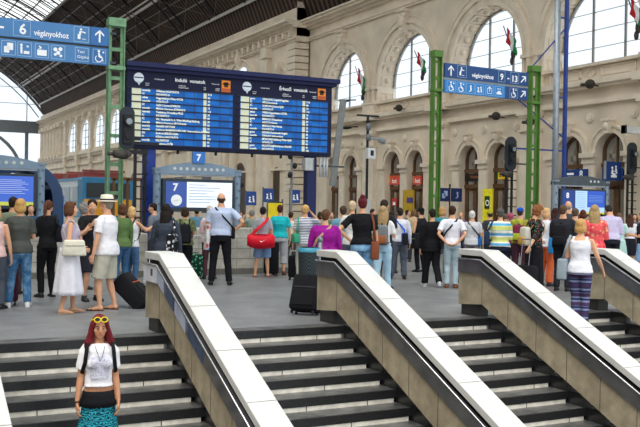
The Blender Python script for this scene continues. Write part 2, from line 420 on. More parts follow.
# ------------------------------------------------------------ left section of the side wall (further down the hall), projects 1 m
XL=27.; YE=146.5
LC=[57.6]+[64.9+7.29*i for i in range(9)]   # last = 123.2
mb=MB()
arch_plate(mb,YB,YE,0,8.1,[],XL)
holes=[(LC[0],1.0,7.9,9.9)]+[(y,2.65,8.4,9.75) for y in LC[1:]]
arch_plate(mb,YB,YE,8.1,15.2,[(a,b,max(zb,8.1),zs) for a,b,zb,zs in holes],XL)
for a,b,zb,zs in holes: reveal(mb,a,b,max(zb,8.1),zs,XL,XL+(.9 if b==1.0 else .18),1)
mb.add([(XL,YB,0),(XW,YB,0),(XW,YB,15.2),(XL,YB,15.2)],[(0,1,2,3)])
mb.build('wall_right',[M_wall,M_trim],kind='structure')
mb=MB()
for z0,z1,d in ((7.9,8.1,.5),(7.6,7.9,.3),(6.6,6.75,.2),(4.2,4.35,.12),(0,1,.2),(12.95,13.05,.15),(13.05,13.15,.28),(13.85,14.0,.4),(14.0,14.15,.7),(14.15,14.32,.95)):
    course(mb,z0,z1,d,YB,YE,XL); mb.box(XL-d,XW,YB-min(d,.15),YB,z0,z1)
# dentils and brackets
y=YB+.3;k=0
while y<YE:
    mb.box(XL-.3,XL,y,y+.16,13.66,13.85)
    if k%3==0:
        mb.box(XL-.42,XL,y-.02,y+.26,13.2,13.62)
    y+=.34;k+=1
for j,c in enumerate(LC):
    r=1.0 if j==0 else 2.65; zs=9.9 if j==0 else 9.75
    band(mb,c,zs,r,r+.2,XL-.12,XL);band(mb,c,zs,r+.2,r+.42,XL-.06,XL);band(mb,c,zs,r+.42,r+.58,XL-.2,XL)
    mb.prism([(c-.16,zs+r-.1),(c+.16,zs+r-.1),(c+.26,zs+r+.85),(c-.26,zs+r+.85)],0,XL-.45,XL);mb.ell((XL-.4,c,zs+r+.4),(.18,.2,.3))
    for s in(-1,1): mb.box(XL-.2,XL,min(c+s*(r-.02),c+s*(r+.6)),max(c+s*(r-.02),c+s*(r+.6)),zs-.2,zs)
    if j:
        mb.box(XL-.3,XL,c-2.3,c+2.3,8.1,8.5)
    # pilasters with capital between arches
    y=c+(2.2 if j==0 else 3.64)
    mb.box(XL-.35,XL,y-.35,y+.35,8.1,12.3);mb.box(XL-.5,XL,y-.5,y+.5,12.3,12.95);mb.box(XL-.45,XL,y-.45,y+.45,8.1,8.6)
    mb.box(XL-.35,XL,y-.5,y+.5,0,7.6);mb.box(XL-.5,XL,y-.6,y+.6,6.75,7.9)
# rusticated pier at the projecting corner
z=0
while z<13:
    mb.box(XL-.14,XL+.9,YB-.06,YB+1.25,z,z+.40);z+=.46
# paired tall half-columns at the far end
for y in(130.3,132.6,134.9,137.2,139.5,141.8,144.1):
    mb.cyl((XL,y,8.1),(XL,y,12.4),.5,12,.42);mb.box(XL-.65,XL,y-.65,y+.65,12.4,12.95);mb.box(XL-.65,XL,y-.65,y+.65,8.1,8.5)
# tall half-columns by the board (lower storey)
for y in (59.3,60.6,62.2,65.8,67.4):
    mb.cyl((XL-.15,y,.9),(XL-.15,y,6.4),.42,14,.38);mb.box(XL-.6,XL,y-.5,y+.5,6.4,6.9);mb.box(XL-.65,XL,y-.55,y+.55,0,.9)
mb.build('trim_2',M_trim,kind='structure')
for j,c in enumerate(LC):
    if j: 
        mg=MB();r=2.65;zs=9.75
        mg.prism([(c+r*math.cos(PI*k/16),zs+r*math.sin(PI*k/16)) for k in range(17)]+[(c-r,8.5),(c+r,8.5)],0,XL+.16,XL+.18)
        o=mg.build('window_%d'%(10+j),M_wglass,kind='structure')
        mf=MB()
        for y in(-.75,.75):mf.box(XL+.12,XL+.2,c+y-.05,c+y+.05,8.5,12.2)
        for z in(9.2,10.1,11.0,11.8):mf.box(XL+.13,XL+.2,c-2,c+2,z-.03,z+.03)
        mf.build('window_frame',M_bar,o)
    else:
        MB().box(XL+.8,XL+.9,c-1.1,c+1.1,7.9,11).build('window_10',mat('#4c4038',.7),kind='structure')
# dark lower openings in the left section
mf=MB()
for c in LC[1:]+[58.2]:
    rr=1.1 if c>60 else .55
    mf.prism([(c+rr*math.cos(PI*k/14),3.9+rr*math.sin(PI*k/14)) for k in range(15)]+[(c-rr,0),(c+rr,0)],0,XL-.02,XL+.02,0)
    mf.prism([(c+(rr-.2)*math.cos(PI*k/14),3.9+(rr-.2)*math.sin(PI*k/14)) for k in range(15)]+[(c-rr+.2,0),(c+rr-.2,0)],0,XL-.03,XL-.02,1)
mf.build('trim_3',[M_wood,mat('#2b2926',.3)],kind='structure')
# ------------------------------------------------------------ roof
CX,CZ,RR=6.7,.5,26.
def arc(a,r=RR): return (CX+r*math.cos(math.radians(a)),CZ+r*math.sin(math.radians(a)))
YN=6.
M_roof=mat('#080605',.85,pat='planks',c2='#58402f',scale=.52,var=.25,vs=1.5)
for nm,rng in(('ceiling',(39.2,59.1)),('ceiling',(120.9,142))):
    mb=MB();n=14
    A=[rng[0]+(rng[1]-rng[0])*k/n for k in range(n+1)]
    pts=[arc(a) for a in A]
    out=[arc(a,RR+.15) for a in A]
    if rng[0]<50: pts=[(27.95,14.25),(27.5,15.4)]+pts; out=[(28.3,14.3),(28.0,15.4)]+out
    for (p,q,p2,q2) in zip(pts,pts[1:],out,out[1:]):
        mb.add([(p[0],YN,p[1]),(p[0],YE,p[1]),(q[0],YE,q[1]),(q[0],YN,q[1])],[(0,1,2,3)])
        mb.add([(p2[0],YN,p2[1]),(p2[0],YE,p2[1]),(q2[0],YE,q2[1]),(q2[0],YN,q2[1])],[(0,1,2,3)])
    mb.build(nm,M_roof,kind='structure')
# skylight glass + bars
M_sky=glassmat('#eef4ee',.93,.3,haze=.45,name='skylight_glass')
mb=MB();A=[59.1+61.8*k/16 for k in range(17)]
for a,b in zip(A,A[1:]):
    p=arc(a);q=arc(b);mb.add([(p[0],YN,p[1]),(p[0],YE,p[1]),(q[0],YE,q[1]),(q[0],YN,q[1])],[(0,1,2,3)])
sky=mb.build('window_30',M_sky,kind='structure')
mb=MB()
for k,a in enumerate(A):
    p=arc(a,RR-.05);w_=.25 if k%4==0 else .09
    mb.box(p[0]-w_/2,p[0]+w_/2,YN,YE,p[1]-.12,p[1]+.02)
y=YN
while y<YE:
    for a,b in zip(A,A[1:]):
        p=arc(a,RR-.08);q=arc(b,RR-.08);mb.bar((p[0],y,p[1]),(q[0],y,q[1]),.09,.1)
    y+=1.6
mb.build('glazing_bars',mat('#4a4742',.7),sky)
# trusses: arched ribs and longitudinal tubes, thin bracing
M_iron=mat('#17130f',.7);M_tube=mat('#c4beb6',.5);M_tube2=mat('#7a726a',.5)
mb=MB()
y=18.
while y<YE:
    As=[40+100*k/30 for k in range(31)]
    P0=[arc(a,RR-.25) for a in As];P1=[arc(a,RR-.95) for a in As]
    for k in range(30):
        if As[k]>80 and y>60: continue
        mb.bar((P0[k][0],y,P0[k][1]),(P0[k+1][0],y,P0[k+1][1]),.14,.16);mb.bar((P1[k][0],y,P1[k][1]),(P1[k+1][0],y,P1[k+1][1]),.12,.1)
        mb.bar((P0[k][0],y,P0[k][1]),(P1[k+1][0],y,P1[k+1][1]),.05,.05)
    y+=7.29
mb.build('trim_4',M_iron,kind='structure')
mb=MB()
for a,r,w_,mi in ((39.6,RR-.15,.24,0),(43.4,RR-.2,.12,1),(47.9,RR-.3,.30,0),(48.9,RR-.45,.16,0),(52.5,RR-.2,.12,1),(56,RR-.2,.10,1),(36.9,RR+.1,.1,1),(59.2,RR-.3,.3,1),(45.6,RR-.12,.06,1),(50.5,RR-.12,.06,1)):
    p=arc(a,r);mb.loft([(p[0],YN,p[1]),(p[0],YE,p[1])],w_/2,n=6,mi=mi)
mb.build('trim_5',[M_tube,M_tube2],kind='structure')
mb=MB()
y=18.
while y<YE-8:   # diagonal wind bracing rods
    for a,b in((40,47.5),(48.5,58)):
        p=arc(a,RR-.5);q=arc(b,RR-.5);mb.loft([(p[0],y,p[1]),(q[0],y+7.29,q[1])],.013,n=4);mb.loft([(q[0],y,q[1]),(p[0],y+7.29,p[1])],.013,n=4)
    y+=7.29
mb.build('trim_6',M_tube2,kind='structure')
# ------------------------------------------------------------ end facade
mb=MB();n=24
pts=[arc(36+108*k/n,RR-.3) for k in range(n+1)]+[(-14,0),(28,0)]
pts=[(min(max(x,-14),27.9),z) for x,z in pts]
mb.prism(pts,1,YE,YE+.03);fc=mb.build('window_40',M_wglass,kind='structure')
M_fr=mat('#7d8389',.6)
mb=MB()
for k in range(n):
    a=36+108*k/n;b=a+108/n
    for r,w_ in((RR-.35,.35),(RR-1.3,.14)):
        p=arc(a,r);q=arc(b,r);mb.bar((p[0],YE-.15,p[1]),(q[0],YE-.15,q[1]),w_,w_)
mb.box(-14,27.5,YE-.6,YE-.1,12.45,14.3)
mb.box(-14,27.5,YE-.3,YE-.1,7.0,7.3)
for x in(24.9,19.2,13.5,7,0.5,-6): mb.box(x-.25,x+.25,YE-.35,YE-.05,0,12.5)
for x in(24.9,19.2,13.5,7,0.5,-6): mb.box(x-.06,x+.06,YE-.2,YE-.05,14.3,CZ+math.sqrt((RR-.4)**2-(x-CX)**2))
for k in range(20):
    a=PI*k/20;b=PI*(k+1)/20
    if True:
        mb.bar((16.6+7.7*math.cos(a),YE-.3,5.2+7.7*math.sin(a)),(16.6+7.7*math.cos(b),YE-.3,5.2+7.7*math.sin(b)),.45,.45,ref=(0,1,0))
for z in(17,19.5,22): 
    h=math.sqrt((RR-.4)**2-(z-CZ)**2);mb.box(CX-h,CX+h,YE-.12,YE-.05,z-.04,z+.04)
mb.build('window_frame',M_fr,fc)

mb=MB();mb.box(-14.4,-14,-12,150,-2.5,15.6);mb.build('wall_left',M_wall2,kind='structure')
# ============================================================ FURNISHINGS
M_white=mat('#f2f4f6',.5,var=0,emit=.15)
M_navy=mat('#162357',.6,var=.05); M_navy2=mat('#0b133a',.7,var=.05)
M_green=mat('#568234',.5,var=.12,vs=4); M_green2=mat('#7aa57e',.6,var=.2,vs=6)
M_dkblue=mat('#2c4a98',.5,var=.1)
def lattice(name,label,x,y,w,top,mm,flange=.1,step=.62,depth=.25,group=None):
    t=thing(name,label,'mast',(x,y,0),0,group)
    for s in(-1,1):
        mb=MB();X=s*(w/2-flange/2)
        mb.box(X-flange/2,X+flange/2,-.02,.02,0,top);mb.box(X+s*flange/2-.012,X+s*flange/2+.012,-depth/2,depth/2,0,top)
        mb.build('post',mm,t)
    mb=MB();z=.4
    while z<top-.2:
        mb.box(-w/2+flange,w/2-flange,-.03,.03,z,z+.09)
        z+=step
    mb.build('batten_plate',mm,t)
    mb=MB();mb.box(-w/2-.03,w/2+.03,-depth/2-.02,depth/2+.02,top-.22,top)
    mb.box(-w/2-.03,w/2+.03,-depth/2-.02,depth/2+.02,top-1.35,top-1.25);mb.build('cap',mm,t,bevel=.01,seg=1)
    return t
# left mast & right masts that carry the track signs
tl=lattice('lattice_mast','pale grey-green steel mast at the right end of the sign with 6 on it',6.22,23.5,.40,6.5,M_green2,.085,.75)
def arrow(mb,cx,cz,s,y,ang,mi):
    ca_,sa_=math.cos(ang),math.sin(ang)
    def r(p): return (cx+p[0]*ca_-p[1]*sa_,cz+p[0]*sa_+p[1]*ca_)
    for poly in ([(-.07,-.5),(.07,-.5),(.07,.4),(-.07,.4)],[(0,.5),(-.36,.14),(-.36,-.02),(0,.33)],[(0,.5),(.36,.14),(.36,-.02),(0,.33)]):
        mb.prism([r((a*s,b*s)) for a,b in poly],1,y-.004,y,mi)
def frame(mb,x0,x1,z0,z1,y,w,mi):
    mb.box(x0,x1,y-.003,y,z0,z0+w,mi);mb.box(x0,x1,y-.003,y,z1-w,z1,mi);mb.box(x0,x0+w,y-.003,y,z0,z1,mi);mb.box(x1-w,x1,y-.003,y,z0,z1,mi)
def picto(mb,kind,cx,cz,s,y,mi):
    def B(a,b,c,d): mb.box(cx+a*s,cx+b*s,y-.004,y,cz+c*s,cz+d*s,mi)
    def D(a,b,r): mb.prism([(cx+a*s+r*s*math.cos(2*PI*k/12),cz+b*s+r*s*math.sin(2*PI*k/12)) for k in range(12)],1,y-.004,y,mi)
    def L(a,b,c,d,w=.08):
        mb.bar((cx+a*s,y-.002,cz+b*s),(cx+c*s,y-.002,cz+d*s),w*s,.004,ref=(0,1,0),mi=mi)
    if kind=='case': D(-.05,.34,.08);L(-.1,.2,-.12,-.05,.14);B(-.28,-.08,-.35,.0);L(-.1,.2,.28,.12);B(.02,.3,-.35,-.31)
    elif kind=='wheel':
        D(-.04,.36,.09);L(-.04,.25,.0,-.05,.12);L(0,-.05,.22,-.08,.1);L(.2,-.08,.26,-.34,.08)
        for k in range(12):
            a=2*PI*k/12+.3;b=a+.55
            if k<10:L(-.04+.24*math.cos(a+2),-.16+.24*math.sin(a+2),-.04+.24*math.cos(b+2),-.16+.24*math.sin(b+2),.06)
        D(.28,.3,.07)
    elif kind=='docs': B(-.3,.05,-.32,.12);B(-.1,.3,-.12,.36)
    elif kind=='sit': D(-.22,.3,.09);L(-.22,.2,-.2,-.3,.13);B(-.05,.32,-.3,-.1);D(.2,.22,.07)
    elif kind=='box': B(-.32,.32,-.32,.08);L(-.2,.34,-.05,.2,.1);B(-.25,-.05,.12,.16)
    elif kind=='group': D(-.2,.2,.14);D(.15,.25,.14);D(0,-.02,.14);D(.18,-.22,.1);D(-.2,-.15,.1)
    elif kind=='ball': D(0,0,.3)
    elif kind=='up': frame(mb,cx-.3*s,cx+.3*s,cz-.3*s,cz+.22*s,y,.04*s,mi);arrow(mb,cx,cz+.15*s,.5*s,y,0,mi)
    elif kind=='people': D(-.15,.12,.09);L(-.12,.0,-.2,-.28,.14);L(-.2,-.25,.05,-.25,.08);D(.18,.2,.08);L(.18,.1,.25,-.28,.14)
    elif kind=='person': D(.05,.2,.1);L(.05,.1,.1,-.2,.14);L(.1,-.2,-.15,-.3,.08)
    elif kind=='taxi': B(-.32,.32,-.28,-.1);B(-.18,.2,-.1,.04);B(-.25,.22,.2,.26)
# left sign
def panel(t,name,x0,x1,z0,z1,m,extra=None):
    return MB().box(x0,x1,-.04,.04,z0,z1).build(name,m,t,bevel=.004,seg=1)
M_sgn=mat('#4f88c2',.45,var=.06,vs=3);M_sgn2=mat('#3674b5',.45,var=.05);M_frame=mat('#a9cdea',.5,var=0)
t=thing('track_sign','two-row pale blue hanging sign reading 6 végányokhoz','sign',(2.9,23.42,0))
ps=MB();ps.box(-.6,2.62,-.04,.04,5.74,6.20);ps.box(2.63,3.1,-.04,.04,5.74,6.20,1);ps.build('upper_panel',[M_sgn,M_sgn2],t)
ps=MB();ps.box(-.6,2.62,-.04,.04,5.24,5.68);ps.box(2.63,3.1,-.04,.04,5.24,5.68,1);ps.build('lower_panel',[M_sgn,M_sgn2],t)
MB().box(-.6,3.1,.0,.03,5.66,5.76).box(3.05,3.3,-.02,.02,5.3,5.36).box(3.05,3.3,-.02,.02,6.06,6.12).build('bracket',mat('#37424a',.5),t)
text('-',.34,M_white,t,(.40,-.043,5.88),bold=.008);text('6',.36,M_white,t,(.86,-.043,5.84),bold=.008);text('végányokhoz',.20,M_white,t,(1.22,-.043,5.84),bold=.003,sx=.82)
mb=MB();frame(mb,.72,1.14,5.78,6.17,-.04,.012,0);frame(mb,2.2,2.58,5.78,6.17,-.04,.012,0);arrow(mb,2.86,5.98,.32,-.04,0,1);picto(mb,'case',2.4,5.98,.36,-.04,1)
for x,k in((.62,'docs'),(1.0,'sit'),(1.42,'box'),(1.82,'group'),(2.86,'wheel')):
    frame(mb,x-.17,x+.17,5.29,5.64,-.04,.012,0);picto(mb,k,x,5.46,.36,-.04,1)
frame(mb,2.24,2.58,5.29,5.64,-.04,.012,0)
mb.build('pictogram',[M_frame,M_white],t)
text('Taxi\nGépko',.11,M_white,t,(2.29,-.043,5.50),lines=1.2)
# right sign: along its own line between two masts
pa_=V((17.33,24.5,0));pb_=V((21.05,24.75,0));rz=math.atan2(pb_.y-pa_.y,pb_.x-pa_.x);Lr=(pb_-pa_).length
lattice('lattice_mast','bright green steel mast at the left end of the sign reading 9 - 13',17.10,24.55,.27,6.85,M_green,.085,.55)
lattice('lattice_mast','bright green steel mast at the right end of the sign reading 9 - 13',21.40,24.75,.36,6.75,M_green,.12,.5)
M_s1=mat('#1c4a86',.45,var=.05);M_s2=mat('#2f86cf',.45,var=.05)
t=thing('track_sign','two-row dark and bright blue hanging sign reading végányokhoz 9 - 13','sign',(17.33,24.45,0),rz)
ps=MB();ps.box(0,Lr,-.04,.04,6.0,6.46);ps.build('upper_panel',M_s1,t)
ps=MB();ps.box(0,2.66,-.04,.04,5.5,5.92,0);ps.box(2.67,Lr,-.04,.04,5.5,5.92,1);ps.build('lower_panel',[M_s2,M_s1],t)
MB().box(0,Lr,0,.03,5.9,6.02).build('bracket',mat('#9aa2a6',.5),t)
text('végányokhoz',.2,M_white,t,(1.16,-.043,6.10),bold=.003,sx=.92);text('9',.3,M_white,t,(2.42,-.043,6.12),bold=.008);text('-',.3,M_white,t,(2.74,-.043,6.12),bold=.006);text('13',.3,M_white,t,(2.93,-.043,6.10),bold=.008)
mb=MB();arrow(mb,.26,6.23,.34,-.04,0,1);picto(mb,'case',.72,6.23,.36,-.04,1);frame(mb,.53,.92,6.04,6.43,-.04,.01,0);frame(mb,2.34,2.64,6.04,6.43,-.04,.01,0);frame(mb,2.90,3.28,6.04,6.43,-.04,.01,0)
arrow(mb,3.5,6.22,.32,-.04,-.8,1);arrow(mb,3.5,5.71,.32,-.04,-.8,1)
for x,k in((.28,'wheel'),(.70,'wheel'),(1.1,'person'),(1.5,'people'),(1.95,'up'),(2.38,'taxi'),(3.05,'wheel')): 
    frame(mb,x-.18,x+.18,5.54,5.88,-.04,.01,0);picto(mb,k,x,5.71,.36,-.04,1)
mb.build('pictogram',[M_frame,M_white],t)
# ------------------------------------------------------------ main departures / arrivals board
BX0,BX1=6.52,12.66;YB_=23.5
t=thing('departure_board','large navy board with departure and arrival lists on bright blue rows','display board',(BX0,YB_,3.15))
Wd=BX1-BX0
MB().box(0,Wd,0,.42,0,2.14).build('housing',M_navy2,t,bevel=.01,seg=1)
MB().box(-.06,Wd+.16,-.22,.5,2.14,2.26).box(-.03,Wd+.1,-.1,.45,2.05,2.14).build('canopy',mat('#121c50',.6),t)
M_lcd=mat('#0768be',.6,pat='check',c2='#055aac',scale=3.1,emit=.22,var=.08,vs=2);M_strip=mat('#dfe2c4',.4,emit=.12,var=.05);M_line=mat('#141a30',.5)
M_txt=mat('#f0f2d4',.5,emit=.35,var=0)
LT=[('személy','Kőbánya-NAGYKÁTA','KELENFÖLD','7:15','8'),('sebes','Hegyeshalom-Wien-GYŐR','GÖDÖLLŐ','10','8'),('IC','Győr-Csorna-SOPRON','Miskolc-Szerencs-SZERENCS','15','11'),('személy','Tatabánya-Oroszlány-PÉCS','KELENFÖLD','30','8'),('IC','Wr. Neustadt H, A. Wien-Meidling-Salzburg','Miskolc-Szerencs-SÁTORALJA','30','6'),('személy','Gödöllő-HATVAN','Salzburg-Hbf-MÜNCHEN HBF, Hegyeshalom-GYŐR','35','9'),('EN','Szolnok-BÉKÉSCSABA','Kőbánya-NAGYKÁTA','40','13'),('személy','KELENFÖLD','Tatabánya-GYŐR','45','7')]
RTx=[('gyors','SZOLNOK-Cegléd-Nagykáta','PÉCS-Dombóvár','7:10','8'),('IC','SOPRON-Csorna-Győr','GÖDÖLLŐ','10','11'),('sebes','WIEN-Hegyeshalom-GYŐR','KELENFÖLD','15','8'),('gyors','MISKOLC-Füzesabony','PÁSZTÓ-Hatvan','20','7'),('IC','MISKOLC-Vác-Hatvan','KELENFÖLD','25','9'),('gyors','SZEGED-Kecskemét-Cegléd','ZÁHONY-Nyíregyháza','30','6'),('IC','MÜNCHEN-Salzburg-Wien-Győr','GÖDÖLLŐ','35','8'),('gyors','SALGÓTARJÁN-Hatvan-Gödöllő','KELENFÖLD','40','10')]
for j,(x0,x1,rows,head) in enumerate(((.12,3.0,LT,'Induló  vonatok'),(3.22,Wd-.14,RTx,'Érkező  vonatok'))):
    w_=x1-x0
    mb=MB();mb.box(x0,x1,-.012,0,.1,1.60)
    o=mb.build('display_panel',M_lcd,t)
    mb=MB();mb.box(x0+.02,x0+.27,-.018,-.012,.1,1.58);mb.box(x0+w_*.70,x0+w_*.70+.09,-.018,-.012,.1,1.58);mb.build('light_column',M_strip,t)
    mb=MB()
    for k in range(9): z=.1+k*.1875; mb.box(x0-.1,x1,-.03,-.012,z-.016,z+.016)
    for xx in (1.15,1.45,1.75,2.5): mb.box(x0+xx,x0+xx+.008,-.016,-.012,.1,1.6)
    mb.build('row_divider',M_line,t)
    a=b=c='';
    A='\n'.join(r[0]+'\n'+('IC' if i%3==0 else 'személy') for i,r in enumerate(rows));Bt='\n'.join(r[1]+'\n'+r[2] for r in rows);Ct='\n'.join(r[3]+'\n'+r[4]+'0' for r in rows)
    for s,xx in((A,.30),(Bt,.68),(Ct,w_*.70+.12)):
        text(s,.076,M_txt,t,(x0+xx,-.022,1.52),lines=1.235,bold=.002,name='timetable_text',sx=.9)
    text(head,.135,M_white,t,(x0+1.2,-.01,1.84),bold=.003,name='heading')
    text('VONATNEM',.05,M_white,t,(x0+.62,-.01,1.84),name='heading');text('Menetrend',.05,M_white,t,(x0+w_*.78,-.01,1.84),name='heading')
    text('célállomás\nmegállóhelyek',.05,M_white,t,(x0+1.3,-.01,1.72),name='heading');text('vonat\nszám',.05,M_white,t,(x0+.38,-.01,1.72),name='heading');text('érk.\nind.',.05,M_white,t,(x0+w_*.7,-.01,1.72),name='heading');text('vágány\nkésés',.05,M_white,t,(x0+w_*.82,-.01,1.72),name='heading')
    mb=MB();mb.prism([(x0+.2+.135*math.cos(2*PI*k/24),1.86+.135*math.sin(2*PI*k/24)) for k in range(24)],1,-.02,0,0);mb.prism([(x0+.15,1.76),(x0+.21,1.66),(x0+.25,1.76)],1,-.02,0,0);mb.box(x0+.08,x0+.32,-.023,-.02,1.85,1.88,1)
    mb.build('clock_logo',[mat('#dfeaf2',.4,emit=.1,var=0),M_navy],t)
    mb=MB();mb.box(x1-.34,x1-.08,-.02,0,1.66,1.98,0);mb.box(x1-.31,x1-.11,-.023,-.02,1.86,1.90,1);mb.box(x1-.33,x1-.09,-.023,-.02,1.67,1.76,2);mb.box(x1-.27,x1-.15,-.023,-.02,1.79,1.93,1)
    mb.build('emblem',[mat('#ee8a1c',.5,emit=.1,var=0),mat('#3a2418',.5),mat('#c4572e',.5)],t)
mb=MB()
for x in(.5,1.5,2.6,3.7,4.6): mb.cyl((x,.2,-.1),(x,.2,.0),.04,8)
mb.build('lamp_socket',mat('#22262c',.5),t)
MB().box(.55,.85,.1,.35,-3.15,0).build('support_column',mat('#1f3f9c',.45,var=.1),t)
MB().box(5.42,5.72,.1,.35,-3.15,0).build('support_column',M_navy,t)
# grey box and fluted panels by the board's right support
t=thing('junction_box','grey metal box fixed under the right end of the departure board','box',(11.9,23.45,2.75))
MB().box(-.17,.12,-.12,.12,-.03,.33).build('casing',mat('#b9bcbd',.5),t,bevel=.01);MB().box(.08,.11,-.13,-.12,0,.3).build('hinge',mat('#7d8082',.5),t)
t=thing('strip_lamp','pair of pale vertical fluorescent tubes right of the navy support column','lamp',(12.42,23.6,2.55))
for x in(-.06,.06,.16): MB().cyl((x,0,0),(x,0,.75),.035,8).build('tube',mat('#c7ccd0',.4),t,smooth=True)
MB().box(-.5,.75,.0,.03,.3,.35).build('crossbar',mat('#3b4048',.5),t)
t=thing('leaning_rail','grey ribbed metal rail leaning up to the right of the departure board','rail',(14.1,26,0))
MB().bar((-.02,0,2.35),(.33,0,5.2),.22,.06,ref=(0,1,0)).build('rail',mat('#8f918f',.5,pat='hstripe',c2='#6b6d6c',scale=9),t)
# ------------------------------------------------------------ track kiosks
M_kiosk=mat('#7d93a8',.5,var=.08,vs=4);M_kd=mat('#2c3844',.5);M_scr=mat('#dfe6ee',.3,emit=.55,var=.03);M_scrline=mat('#8fa3b8',.5,emit=.2)
def kiosk(label,x0,x1,y,top,num,mcol,variant):
    w_=x1-x0;t=thing('information_kiosk',label,'kiosk',(x0,y,0))
    for x in(.09,w_-.09):
        c=MB();c.cyl((x,0,0),(x,0,top),.10,16);c.cyl((x,0,top),(x,0,top+.05),.135,16);o=c.build('column',mcol,t,smooth=False)
        h=MB()
        for k in range(12):
            z=.35+k*.19
            if z<top-.1:h.cyl((x-.03+.06*(k%2),-.095,z),(x-.03+.06*(k%2),-.108,z),.035,10)
        h.build('perforation',mat('#5b6f83',.6),o)
    # arched top with round holes
    n=16;ht=.20
    poly=[(0.0,top-.10)]+[(w_*k/n,top+.02+ht*math.sin(PI*k/n)) for k in range(n+1)]+[(w_,top-.10)]
    M_top=mcol if variant!='dark' else mat('#434d55',.5)
    a=MB().prism(poly,1,-.10,.12).build('arched_header',M_top,t)
    h=MB()
    for k in range(9):
        x=w_*(.22+.07*k);h.cyl((x,-.10,top+.04),(x,-.106,top+.04),.042,12,mi=0 if variant!='dark' or k>5 else 1)
    h.build('round_hole',[mat('#c9cdc8',.6),M_top],a)
    MB().box(.16,w_-.16,-.05,.05,top-.14,top-.10).build('rail',mat('#c8d0d8',.4),t)
    hz0,hz1=1.50,top-.22
    MB().box(.20,w_-.20,-.14,.14,hz0,hz1).build('screen_housing',M_kd,t,bevel=.015)
    sw=w_-.56;X=.28
    if variant=='arr':
        MB().box(X,X+sw*.31,-.15,-.14,hz0+.1,hz1-.08).build('number_panel',mat('#3a57a5',.4,emit=.25,var=0),t)
        s=MB();s.box(X+sw*.31,X+sw,-.15,-.14,hz0+.1,hz1-.08,0)
        for k in range(7): z=hz1-.16-k*.075;s.box(X+sw*.34,X+sw*(.6+.3*((k*37)%10)/10),-.153,-.15,z,z+.014,1)
        s.build('screen',[M_scr,M_scrline],t)
        text(num,.26,M_white,t,(X+sw*.1,-.155,hz1-.31),bold=.01);cz=hz0+.28;cx=X+sw*.155
        c=MB();c.cyl((cx,-.14,cz),(cx,-.17,cz),.145,24)
        c.bar((cx,-.175,cz),(cx+.07,-.175,cz+.01),.012,.004,mi=1);c.bar((cx,-.175,cz),(cx-.07,-.175,cz-.02),.012,.004,mi=1)
        c.build('clock',[mat('#eef2f4',.4,emit=.2,var=0),M_kd],t)
    elif variant=='dark':
        MB().box(X,X+sw*.28,-.15,-.14,hz0+.1,hz1-.06).build('number_panel',mat('#18408f',.4,emit=.2,var=0),t)
        s=MB();s.box(X+sw*.30,X+sw*.58,-.15,-.14,hz0+.14,hz1-.06,0);s.box(X+sw*.58,X+sw,-.15,-.14,hz0+.3,hz1-.06,2);s.box(X+sw*.58,X+sw,-.15,-.14,hz0+.14,hz0+.3,0);s.box(X+sw*.30,X+sw,-.15,-.14,hz0+.08,hz0+.14,3)
        for k in range(5): z=hz1-.22-k*.05;s.box(X+sw*.61,X+sw*.95,-.153,-.15,z,z+.012,1)
        for k in range(8): z=hz1-.12-k*.07;s.box(X+sw*.33,X+sw*.53,-.153,-.15,z,z+.01,1)
        s.build('screen',[mat('#a9c8ea',.3,emit=.5,var=0),mat('#7ba0d8',.4,emit=.3,var=0),mat('#1c50b8',.3,emit=.5,var=0),mat('#c9c83a',.4,emit=.3,var=0)],t)
        text(num,.24,M_white,t,(X+sw*.08,-.155,hz1-.30),bold=.01)
        cz=hz0+.24;cx=X+sw*.13;c=MB();c.cyl((cx,-.14,cz),(cx,-.17,cz),.15,24);c.build('clock',mat('#dfe4e8',.4,var=0),t)
    else:
        s=MB();s.box(X,X+sw,-.15,-.14,hz0+.17,hz1-.06,0);s.box(X,X+sw,-.15,-.14,hz0+.08,hz0+.17,1)
        for k in range(8): z=hz1-.16-k*.045;s.box(X+sw*.55,X+sw*(.86+.08*(k%3)/2),-.153,-.15,z,z+.012,2)
        s.build('screen',[mat('#3c62c4',.3,emit=.5,var=0),mat('#c9cf5a',.4,emit=.3,var=0),mat('#bcc8ec',.4,emit=.3,var=0)],t)
    MB().box(.12,w_-.12,.02,.1,.0,1.5).build('back_panel',mat('#56616b',.5),t) if variant=='none' else None
    return t
kiosk('grey-blue arched kiosk with 7, clock and white screen under the departure board',6.98,9.36,22.5,2.56,'7',M_kiosk,'arr')
kiosk('dark-topped arched kiosk with 8, clock and blue screen at the right',20.32,22.72,22.5,2.62,'8',mat('#8a97a6',.5,var=.08),'dark')
kiosk('arched kiosk with a blue text screen at the left edge',1.75,4.26,22.5,2.56,'6',M_kiosk,'blue')
t=thing('number_sign','small blue square sign with 7 on top of the kiosk','sign',(8.14,22.38,2.76))
MB().box(-.17,.17,-.03,.03,0,.29).build('plate',mat('#2a72c4',.4,emit=.1,var=0),t);text('7',.24,M_white,t,(-.07,-.033,.06),bold=.008)
